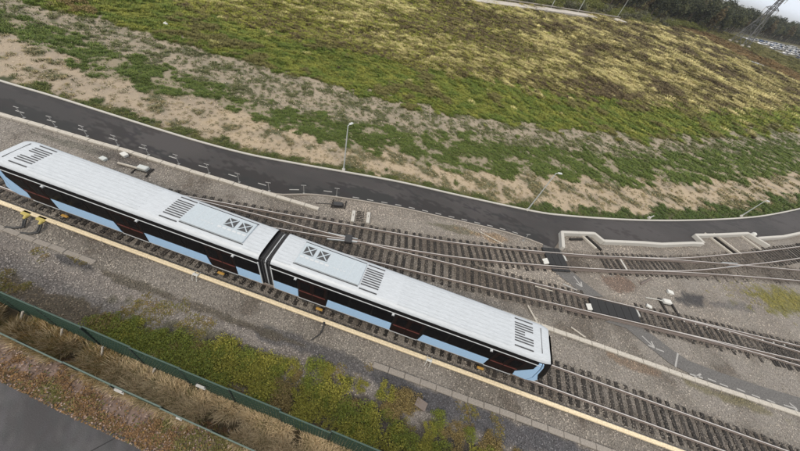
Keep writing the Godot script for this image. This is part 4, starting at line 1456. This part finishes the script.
func pylon(at: Vector3) -> void:
	var o := thing("power_pylon", "grey lattice power pylon at the meadow's far edge", "pylon", at, 0.6)
	var m := mat(0.1, 0.1, 0.1, 0.7)
	var lv := [[-0.5, 4.2], [6.0, 3.2], [11.0, 2.3], [16.5, 1.3], [21.0, 1.05], [26.0, 0.95], [31.0, 0.8], [35.0, 0.15]]
	for sx in [-1.0, 1.0]:
		for sz in [-1.0, 1.0]:
			var l := sten()
			for i in lv.size() - 1:
				barst(l, Vector3(sx * lv[i][1], lv[i][0], sz * lv[i][1]), Vector3(sx * lv[i + 1][1], lv[i + 1][0], sz * lv[i + 1][1]), 0.34, 0.34)
			put(o, "leg", fin(l), m)
			put(o, "footing", boxmesh(Vector3(1.4, 1.6, 1.4), 0.1, Vector3(sx * 4.2, 0.2, sz * 4.2)), M.kerb)
	for i in lv.size() - 1:
		var a: float = lv[i][1]
		var b: float = lv[i + 1][1]
		var y0: float = lv[i][0]
		var y1: float = lv[i + 1][0]
		for f in 4:
			var bs := Basis(Vector3.UP, PI / 2 * f)
			put(o, "brace", bar(bs * Vector3(-a, y0, a), bs * Vector3(b, y1, b), 0.16, 0.16), m)
			put(o, "brace", bar(bs * Vector3(a, y0, a), bs * Vector3(-b, y1, b), 0.16, 0.16), m)
			put(o, "tie_bar", bar(bs * Vector3(-b, y1, b), bs * Vector3(b, y1, b), 0.16, 0.16), m)
	for e in [[19.5, 8.5], [25.0, 6.5], [30.5, 5.0]]:
		for sd in [-1.0, 1.0]:
			var s := sten()
			for z in [-0.8, 0.8]:
				barst(s, Vector3(sd * 0.9, e[0], z), Vector3(sd * e[1], e[0] + 0.5, 0), 0.16, 0.16)
				barst(s, Vector3(sd * 0.8, e[0] + 1.9, z), Vector3(sd * e[1], e[0] + 0.5, 0), 0.16, 0.16)
			for k in 3:
				var q: float = lerpf(0.9, e[1], (k + 1) / 4.0)
				barst(s, Vector3(sd * q, e[0] + 0.15, 0.0), Vector3(sd * (q - 1.2), e[0] + 1.6, 0.0), 0.12, 0.12)
			var arm := put(o, "crossarm", fin(s), m)
			put(arm, "insulator", tubemesh([Vector3(sd * e[1], e[0] + 0.4, 0), Vector3(sd * e[1], e[0] - 1.6, 0)], 0.14, 7), M.kerb)

func shrub(called: String, label: String, group: String, sd: int, h: float, rad: float, c0: Color, c1: Color, at: Vector3, n := 700, leaf := 0.22) -> Node3D:
	var o := thing(called, label, "shrub", at, 0.0, group)
	var st := sten()
	var g := RandomNumberGenerator.new()
	g.seed = sd
	for i in 6:
		var an := TAU * i / 6.0 + g.randf()
		tube(st, [Vector3(0, -0.1, 0), Vector3(cos(an) * rad * 0.3, h * 0.5, sin(an) * rad * 0.3), Vector3(cos(an) * rad * 0.6, h * 1.1, sin(an) * rad * 0.6)], [0.03 * h, 0.02 * h, 0.008 * h], 5)
	put(o, "stem", fin(st), M.bark)
	put(o, "foliage", leafy(sd, n, Vector3(rad, h * 0.75, rad), leaf, c0, c1, 16, 0.06), M.leaf)
	return o

# ---------------------------------------------------------------- plants, stones, litter
func tuft(sd: int, blades: int, w: float, h: float, r: float, spread: float) -> ArrayMesh:
	var g := RandomNumberGenerator.new()
	g.seed = sd
	var s := sten()
	for i in blades:
		var an := g.randf() * TAU
		var rr := sqrt(g.randf()) * r
		var p := Vector3(cos(an) * rr, -0.03, sin(an) * rr)
		var out := Vector3(cos(an + g.randf_range(-0.9, 0.9)), 0, sin(an + g.randf_range(-0.9, 0.9))) * spread * g.randf_range(0.2, 1.0)
		var sd2 := Vector3(-out.z, 0, out.x).normalized() * w
		var hh := h * g.randf_range(0.55, 1.1)
		var m := p + out * 0.45 + Vector3(0, hh * 0.7, 0)
		var e := p + out + Vector3(0, hh, 0)
		quad(s, p - sd2, p + sd2, m + sd2 * 0.8, m - sd2 * 0.8)
		tria(s, m - sd2 * 0.8, m + sd2 * 0.8, e)
	return fin(s)

func rock(sd: int) -> ArrayMesh:
	var g := RandomNumberGenerator.new()
	g.seed = sd
	var s := sten()
	var top := Vector3(g.randf_range(-0.2, 0.2), 0.75, g.randf_range(-0.2, 0.2))
	var a: Array = []
	var b: Array = []
	for i in 5:
		var an := TAU * i / 5.0 + g.randf_range(-0.3, 0.3)
		a.append(Vector3(cos(an), g.randf_range(0.2, 0.55), sin(an) * 0.8) * g.randf_range(0.8, 1.1))
		b.append(Vector3(cos(an + 0.3) * 0.9, -0.5, sin(an + 0.3) * 0.75))
	for i in 5:
		var j := (i + 1) % 5
		tria(s, top, a[i], a[j])
		quad(s, a[i], b[i], b[j], a[j])
	return fin(s)

func place(p: Vector3, sc: float, tilt := 0.0, sy := 1.0) -> Transform3D:
	var b := Basis(Vector3.UP, rng.randf() * TAU) * Basis(Vector3.RIGHT, rnd(-tilt, tilt))
	return Transform3D(b.scaled(Vector3(sc, sc * sy, sc)) if sy == 1.0 else b * Basis.from_scale(Vector3(sc, sc * sy, sc)), p)

func make_plants() -> void:
	# loose ballast stones
	var xf: Array = []
	var cc := PackedColorArray()
	for i in 95000:
		var s := rnd(-36, 46)
		var lo := -6.5
		var hi := bl("near", s) - 0.2
		var t := rnd(lo, hi)
		if rng.randf() > 1.25 - absf(s - 4.0) / 48.0:
			continue
		if t > 3.4 and in_path(s, t):
			continue
		var k := rnd(0.6, 1.4) * (0.9 + 0.6 * clampf(nB.get_noise_2d(s, t) + 0.5, 0, 1))
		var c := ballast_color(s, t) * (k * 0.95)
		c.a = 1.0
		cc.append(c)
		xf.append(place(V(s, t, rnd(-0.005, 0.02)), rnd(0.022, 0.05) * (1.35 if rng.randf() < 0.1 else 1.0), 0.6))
	for trk in [vs([-62, 0, -20, 0, 20, 0, 75, 0]), TRK_B, TRK_C, TRK_D]:
		for i in 13000:
			var s := rnd(-26, 46)
			if trk == TRK_D and s < 27.0:
				continue
			if (trk == TRK_B and s > 16.2 and s < 21.0) or (trk == TRK_C and s > 12.7 and s < 15.0):
				continue
			var t := lut(trk, s) + rnd(-1.35, 1.35)
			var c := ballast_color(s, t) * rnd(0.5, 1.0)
			c.a = 1.0
			cc.append(c)
			xf.append(place(V(s, t, rnd(0.03, 0.075)), rnd(0.022, 0.045), 0.6))
	scatter("ballast_stones", rock(5), M.stone, xf, cc, "loose grey ballast stones over the track bed", "gravel")
	# meadow: short grass near, tussocks farther out
	var TA := tuft(21, 16, 0.028, 0.2, 0.2, 0.16)
	var TB := tuft(22, 26, 0.05, 0.42, 0.42, 0.34)
	var xs: Array = []
	var cs := PackedColorArray()
	var xt: Array = []
	var ct := PackedColorArray()
	for i in 380000:
		var r := 16.0 * pow(24.0, rng.randf() ** 0.85)
		var an := rnd(-1.12, 1.02)
		var s := r * sin(an)
		var t := -CAMZ + r * cos(an)
		if t < bl("far", s) + 0.16:
			continue
		var z := zone(s, t)
		var a := nA.get_noise_2d(s, t)
		var e := nE.get_noise_2d(s, t * 1.6)
		var c := nC.get_noise_2d(s, t)
		var g := Color(0.07, 0.09, 0.025)
		var dens := 1.0
		var big := false
		match z:
			1:
				g = mixc(Color(0.06, 0.085, 0.018), Color(0.13, 0.13, 0.04), rng.randf() + a)
				if s > 12.0:
					g = mixc(g, Color(0.045, 0.085, 0.015), 0.6)
				dens = 0.8
			2:
				dens = 0.5 if e + a * 0.7 > (0.08 if s > -8.0 and s < 14.0 else 0.28) else 0.08
				g = mixc(Color(0.06, 0.075, 0.028), Color(0.3, 0.24, 0.13), rng.randf())
			3:
				dens = 0.12 if e + c * 0.35 > 0.16 else 1.0
				g = mixc(Color(0.05, 0.085, 0.014), Color(0.115, 0.145, 0.03), rng.randf())
			4:
				dens = 0.5 if a * 0.8 + c * 0.5 > 0.1 else 0.1
				g = mixc(Color(0.06, 0.08, 0.02), Color(0.14, 0.14, 0.06), rng.randf())
			5:
				g = mixc(Color(0.09, 0.13, 0.018), Color(0.2, 0.205, 0.035), rng.randf() * 0.8 + e)
				if nB.get_noise_2d(s, t) + a * 0.5 > 0.36:
					g = mixc(Color(0.1, 0.09, 0.03), Color(0.15, 0.14, 0.04), rng.randf())
				big = rng.randf() < 0.5
			7:
				g = mixc(Color(0.165, 0.1, 0.035), Color(0.12, 0.09, 0.04), rng.randf())
				big = true
			8:
				g = mixc(Color(0.08, 0.085, 0.02), Color(0.15, 0.13, 0.045), rng.randf())
				big = true
			_:
				big = true
				var bz := clampf(0.5 - s / 160.0, 0.0, 1.0)
				var k := rough(s, t) + rng.randfn() * 0.13
				if k > 0.02:
					g = mixc(Color(0.2, 0.185, 0.06), Color(0.4, 0.34, 0.16), (k - 0.02) * 3.2 + rng.randf() * 0.25)
				else:
					g = mixc(Color(0.18, 0.165, 0.045), Color(0.1, 0.075, 0.036), -k * 2.8 + rng.randf() * 0.25)
				if rng.randf() < (bz - 0.3) * 1.3:
					g = mixc(Color(0.14, 0.165, 0.02), Color(0.25, 0.24, 0.045), rng.randf())
				if rng.randf() < 0.012:
					g = Color(0.035, 0.022, 0.014)
		if rng.randf() > dens:
			continue
		g = g * rnd(0.8, 1.2)
		g.a = 1.0
		var y := ground_h(s, t)
		if big:
			var sc := clampf(r / 75.0, 0.55, 2.4) * rnd(0.6, 1.3)
			xt.append(place(V(s, t, y), sc, 0.2, rnd(0.55, 0.9)))
			ct.append(g)
		else:
			var sc := clampf(r / 42.0, 0.6, 1.7) * rnd(0.6, 1.3)
			xs.append(place(V(s, t, y), sc, 0.2, rnd(0.5, 0.9)))
			cs.append(g)
	var TM := tuft(23, 70, 0.055, 0.75, 0.6, 0.75)
	var xm: Array = []
	var cm := PackedColorArray()
	for i in 60000:
		var r := 45.0 * pow(8.0, rng.randf() ** 0.85)
		var an := rnd(-0.95, 0.95)
		var s := r * sin(an)
		var t := -CAMZ + r * cos(an)
		var zz := zone(s, t)
		if zz != 6 and (zz != 5 or rng.randf() > 0.12):
			continue
		var k := rough(s, t)
		if rng.randf() > clampf(0.1 + k * 1.1, 0.02, 0.5):
			if rng.randf() < 0.035:
				xm.append(place(V(s, t, ground_h(s, t) - 0.02), clampf(r / 110.0, 0.5, 1.6) * rnd(0.4, 0.7), 0.15, rnd(0.9, 1.5)))
				cm.append(Color(0.05, 0.032, 0.02))
			continue
		var bz := clampf(0.5 - s / 130.0, 0.0, 1.0)
		var g := mixc(Color(0.5, 0.43, 0.2), Color(0.38, 0.36, 0.13), rng.randf() * 0.6 + bz * 0.5)
		g = g * rnd(0.75, 1.15)
		g.a = 1.0
		xm.append(place(V(s, t, ground_h(s, t) - 0.03), clampf(r / 90.0, 0.6, 1.8) * rnd(0.45, 1.25), 0.15, rnd(0.5, 0.8)))
		cm.append(g)
	scatter("straw_clumps", TM, M.grass, xm, cm, "round pale straw clumps and dark dead weeds dotting the meadow", "grass")
	scatter("short_grass", TA, M.grass, xs, cs, "short green grass on the verge and banks", "grass")
	scatter("tussock_grass", TB, M.grass, xt, ct, "rough straw and olive tussocks over the meadow", "grass")
	# stones and clods on the bare bank
	xf = []
	cc = PackedColorArray()
	for i in 9000:
		var s := rnd(-48, 60)
		var t := lerpf(bl("b1", s), bl("b4", s), rng.randf())
		var z := zone(s, t)
		if z != 2 and z != 4 and rng.randf() > 0.15:
			continue
		var c := mixc(Color(0.48, 0.39, 0.28), Color(0.3, 0.25, 0.19), rng.randf()) * rnd(0.8, 1.15)
		c.a = 1.0
		cc.append(c)
		xf.append(place(V(s, t, ground_h(s, t) + 0.01), rnd(0.02, 0.07), 0.6))
	scatter("bank_clods", rock(6), M.stone, xf, cc, "clods and pebbles on the bare sandy bank", "stones")
	# tall dry grass between the fences
	var TD := tuft(31, 40, 0.0085, 0.75, 0.2, 0.55)
	xf = []
	cc = PackedColorArray()
	for i in 4600:
		var s := rnd(-24, 8)
		var t := lerpf(bl("fence2", s) + 0.1, bl("fence", s) - 0.15, rng.randf())
		var k := nA.get_noise_2d(s, t) + nE.get_noise_2d(s, t)
		if k < -0.3:
			continue
		var g := mixc(Color(0.66, 0.53, 0.34), Color(0.4, 0.29, 0.16), rng.randf() * 0.9)
		if rng.randf() < 0.16:
			g = Color(0.11, 0.11, 0.03)
		elif s < -11.0 and rng.randf() < 0.45:
			g = mixc(Color(0.2, 0.14, 0.05), Color(0.28, 0.18, 0.06), rng.randf())
		g = g * rnd(0.8, 1.15)
		g.a = 1.0
		cc.append(g)
		xf.append(place(V(s, t, -0.05), rnd(0.6, 1.15), 0.35))
	scatter("dry_grass", TD, M.grass, xf, cc, "tall straw-coloured grass between the two fences", "grass")
	# fallen leaves by the street
	var lf := sten()
	quad(lf, Vector3(-1, 0, 0), Vector3(0, 0.25, -0.6), Vector3(1, 0.1, 0), Vector3(0, 0.2, 0.6))
	xf = []
	cc = PackedColorArray()
	for i in 5500:
		var s := rnd(-20, 2)
		var e0 := bl("nearroad", s)
		var u := rng.randf() ** 2.6
		var t := lerpf(e0 - 0.08, bl("fence2", s) + 0.3, u)
		var g := mixc(Color(0.2, 0.11, 0.035), Color(0.11, 0.07, 0.04), rng.randf())
		var rr := rng.randf()
		if rr < 0.22 + u * 0.35:
			g = mixc(Color(0.22, 0.16, 0.135), Color(0.3, 0.23, 0.2), rng.randf())
		elif rr > 0.9:
			g = Color(0.07, 0.075, 0.02)
		g = g * rnd(0.7, 1.2)
		g.a = 1.0
		cc.append(g)
		xf.append(place(V(s, t, 0.0 + rnd(-0.03, 0.03)), rnd(0.03, 0.065), 0.7))
	scatter("fallen_leaves", fin(lf), M.grass, xf, cc, "brown and orange fallen leaves along the street edge", "leaves")
	# dead and green tufts on the verge by the street
	xf = []
	cc = PackedColorArray()
	for i in 3000:
		var s := rnd(-20, 3)
		var u := rng.randf()
		var t := lerpf(bl("nearroad", s) + 0.05, bl("fence2", s) + 0.2, u)
		var k := nA.get_noise_2d(s, t) + nE.get_noise_2d(s + 20.0, t) * 1.2
		if k < -0.05 and u > 0.25:
			continue
		var g := mixc(Color(0.26, 0.15, 0.07), Color(0.13, 0.08, 0.04), rng.randf())
		if k > 0.34 or rng.randf() < 0.1:
			g = mixc(Color(0.1, 0.1, 0.025), Color(0.17, 0.15, 0.05), rng.randf())
		g.a = 1.0
		cc.append(g)
		xf.append(place(V(s, t, -0.02), rnd(0.35, 0.8), 0.4, 0.55))
	scatter("verge_tufts", TA, M.grass, xf, cc, "low brown and green tufts on the verge beside the street", "grass")
	# low weeds on the gravel edges
	xf = []
	cc = PackedColorArray()
	for i in 9000:
		var s := rnd(-24, 20)
		var t := rnd(-7.4, -3.2)
		var k := nA.get_noise_2d(s, t) + nE.get_noise_2d(s + 9, t)
		var edge := smoothstep(-4.6, -6.4, t) * 0.5
		if t < bl("fence", s) + 0.15 or k + edge < 0.46:
			continue
		var g := mixc(Color(0.14, 0.14, 0.025), Color(0.19, 0.13, 0.05), rng.randf())
		g.a = 1.0
		cc.append(g)
		xf.append(place(V(s, t, 0.0), rnd(0.4, 0.8), 0.3, 0.6))
	for i in 900:                                       # moss and weeds by the far fork
		var q := Vector2(rng.randfn(), rng.randfn() * 0.3).rotated(0.33)
		var s := 40.0 + q.x * 3.4
		var t := 16.7 + q.y * 2.6
		if absf(t - lut(TRK_C, s)) < 1.0:
			continue
		var g := mixc(Color(0.17, 0.165, 0.035), Color(0.24, 0.2, 0.06), rng.randf())
		g.a = 1.0
		cc.append(g)
		xf.append(place(V(s, t, 0.0), rnd(0.4, 0.8), 0.3, 0.3))
	scatter("weeds", TA, M.grass, xf, cc, "low yellowish weeds on the gravel", "weeds")
	# thicket along the fence
	var protos: Array = []
	var defs := [["yellow_shrub", "low yellow green shrub in the thicket along the dark green fence", 0.3, 0.72, Color(0.16, 0.17, 0.025), Color(0.28, 0.25, 0.04)],
		["green_shrub", "low fresh green shrub in the thicket along the dark green fence", 0.26, 0.7, Color(0.1, 0.14, 0.02), Color(0.19, 0.2, 0.03)],
		["brown_shrub", "low brownish shrub in the thicket along the dark green fence", 0.22, 0.7, Color(0.15, 0.11, 0.045), Color(0.22, 0.17, 0.06)]]
	for d in defs:
		protos.append(null)
	for i in 230:
		var s := -13.5 + i * 0.125 + rnd(-0.5, 0.5)
		if s > 11.5 or (s > 4.0 and rng.randf() < 0.35):
			continue
		var lo := bl("fence", s) + 0.55
		var hi := lerpf(-5.6, -4.25, smoothstep(-13, 0, s)) + 0.35 * nA.get_noise_2d(s * 1.5, 3.0) - 0.4 * smoothstep(6, 14, s)
		var t := lerpf(lo, hi, rng.randf())
		var k := nA.get_noise_2d(s * 0.7, t)
		var kind := 0 if k > -0.12 else 2
		if rng.randf() < 0.26 or (s < -8.0 and rng.randf() < 0.6):
			kind = 1
		if s > 5.5 and rng.randf() < 0.35:
			kind = 2
		if protos[kind] == null:
			var d: Array = defs[kind]
			protos[kind] = shrub(d[0], d[1], "shrubs of the thicket", 401 + kind, d[2], d[3], d[4], d[5], V(s, t, 0), 1500, 0.036)
		else:
			dup(protos[kind], V(s, t, 0), rnd(0, TAU), rnd(0.5, 1.2))

	dup(protos[2], px(84, 12), 0.4, 2.2, "dry brown bush at the top of the bare bank", "bushes on the bank").set_meta("category", "shrub")
	dup(protos[2], px(72, 4), 1.4, 2.4, "dry brown bush behind another on the bare bank", "bushes on the bank")
	var lt := thing("litter_bag", "small white litter bag lying on the green slope", "bag", px(166, 25.5))
	put(lt, "bag", boxmesh(Vector3(0.5, 0.3, 0.4), 0.1, Vector3(0, 0.2, 0)), M.white)
	put(lt, "knot", boxmesh(Vector3(0.14, 0.16, 0.12), 0.04, Vector3(0.05, 0.4, 0)), M.white)

func in_path(s: float, t: float) -> bool:
	if s > 12.7 and s < 20.8:
		var c := lerpf(11.8, 6.4, clampf((s - 13.4) / 7.0, 0, 1))
		if s < 15.0 and t > 9.4:
			return true
		return absf(t - c) < 1.3
	return s > 20.0 and t > 4.0 and t < 5.2 + 0.03 * (s - 24.0) + 0.9 * smoothstep(24.0, 20.0, s)
